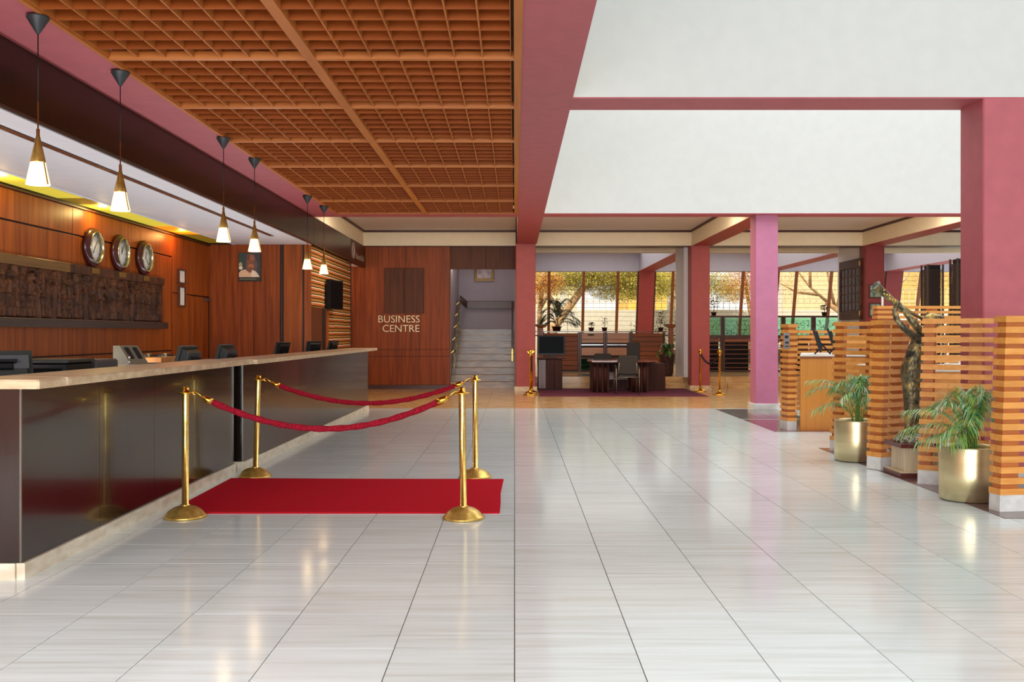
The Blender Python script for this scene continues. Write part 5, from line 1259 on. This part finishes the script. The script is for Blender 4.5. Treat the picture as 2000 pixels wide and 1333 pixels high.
tree('thick leaning tree with yellow green leaves behind the left window', 2.2, 37, [(1.2, 37, -.05), (1.5, 37, 1.6), (2.6, 37, 3.2), (3.6, 37.2, 5)], [[(1.8, 37, 2.2), (1.0, 37, 3.4), (.4, 37, 4.6)], [(2.6, 37, 3.2), (4.2, 37, 3.7), (5.6, 37, 4.5)]],
     [(2.0, 37.4, 3.5, 1.3, .6, 1), (4.0, 37.2, 3.2, 1.3, .55, 1.1), (5.1, 37.2, 3.3, 1.0, .7, .8), (1.2, 37.4, 3.6, 1.0, .6, .7), (3.1, 37, 3.7, 1.4, .5, 1.2), (4.6, 37.4, 3.75, 1.2, .4, .8)], 8500, 'leafy', 1, .085)
tree('orange tinged tree at the left edge of the first window', .4, 34, [(.9, 34.3, -.05), (.9, 34.3, 2.2), (1.1, 34.3, 4.6)], [[(.9, 34.3, 2.2), (1.4, 34.3, 3.2), (1.6, 34.3, 4.2)]], [(.8, 34.3, 3.1, .6, .7, 1), (1.4, 34.3, 3.3, .5, .5, .6)], 3200, 'leafo', 2, .075, .14)
tree('yellow green tree behind the pink window column', 6.8, 39.5, [(6.6, 39.5, -.05), (6.7, 39.5, 2), (6.4, 39.5, 4.8)], [[(6.65, 39.5, 2.4), (7.6, 39.5, 3.4), (8.4, 39.5, 4.2)], [(6.6, 39.5, 2.8), (5.6, 39.5, 3.6), (5, 39.5, 4.4)]],
     [(6.2, 39.5, 3.5, 1.4, .6, 1), (7.6, 39.6, 3.6, 1.5, .6, 1), (8.6, 39.5, 3.2, 1.0, .5, .5)], 8000, 'leafy', 3, .08, .16)
tree('golden tree glowing behind the middle window', 9.0, 39.5, [(8.9, 37, -.05), (9, 37, 2), (8.7, 37, 4.2)], [[(9, 37, 2.2), (9.6, 37, 3.2), (9.9, 37, 4)]], [(8.8, 37, 3.3, 1.1, .8, 1), (9.0, 37, 4.2, 1.1, .7, .8)], 5000, 'leafo', 4, .08, .12)
tree('bare forked tree with thin branches behind the right window', 13.0, 36, [(13.1, 36, -.05), (12.9, 36, 1.1), (12.4, 36, 2.0), (11.6, 36, 2.6)],
     [[(12.0, 36, 2.35), (12.2, 36, 3.3), (12.9, 36, 4.2)], [(11.7, 36, 2.55), (11.0, 36, 3.2), (10.2, 36, 4.3)], [(11.9, 36, 2.45), (11.7, 36, 3.5), (11.5, 36, 4.6)], [(12.15, 36, 3.1), (13.0, 36, 3.5), (13.8, 36, 4.1)], [(11.3, 36, 2.9), (10.5, 36, 3.0), (9.8, 36, 3.4)], [(11.0, 36, 3.2), (11.0, 36, 3.9), (10.8, 36, 4.5)]],
     [(11.0, 36, 4.0, 1.2, .6, .4), (12.4, 36, 4.1, 1.1, .5, .3), (10.2, 36.2, 3.3, .8, .7, .5)], 2600, 'leafo', 5, .06, .2)
tree('leaning pale trunk crossing the right window behind the forked tree', 14.6, 37, [(13.6, 37, 4.8), (13.9, 37, 3.2), (14.6, 37, 1.6), (15.0, 37, -.05)], [[(14.1, 37, 2.8), (14.9, 37, 3.6), (15.4, 37, 4.5)]], [(16.2, 37.2, 3.8, 1.2, .9, 1), (18.0, 37.2, 3.6, 1.3, .9, 1)], 3500, 'leafo', 6, .085, .22)
rng = random.Random(9)
hg = thing('garden_hedge', 'low green hedge growing just outside the glazed cabinets', 'hedge', (8, 38.5, 0))
part('stems', MB().box(4.5, 13.5, 38.5, 38.6, -.05, .8), M['bark'], hg)
mb = MB()
for _ in range(5200):
    p = Vector((rng.uniform(4.6, 14.5), rng.uniform(38.1, 39.1), rng.uniform(.2, 1.95)-abs(rng.gauss(0, .12))))
    leaflet(mb, p, Vector((rng.uniform(-1, 1), rng.uniform(-1, 1), rng.uniform(-.3, 1))), rng.uniform(.10, .2), .03, .02, 0)
part('leaves', mb, plain('hedge_green', srgb(70, 130, 70), .5), hg, 'stuff')
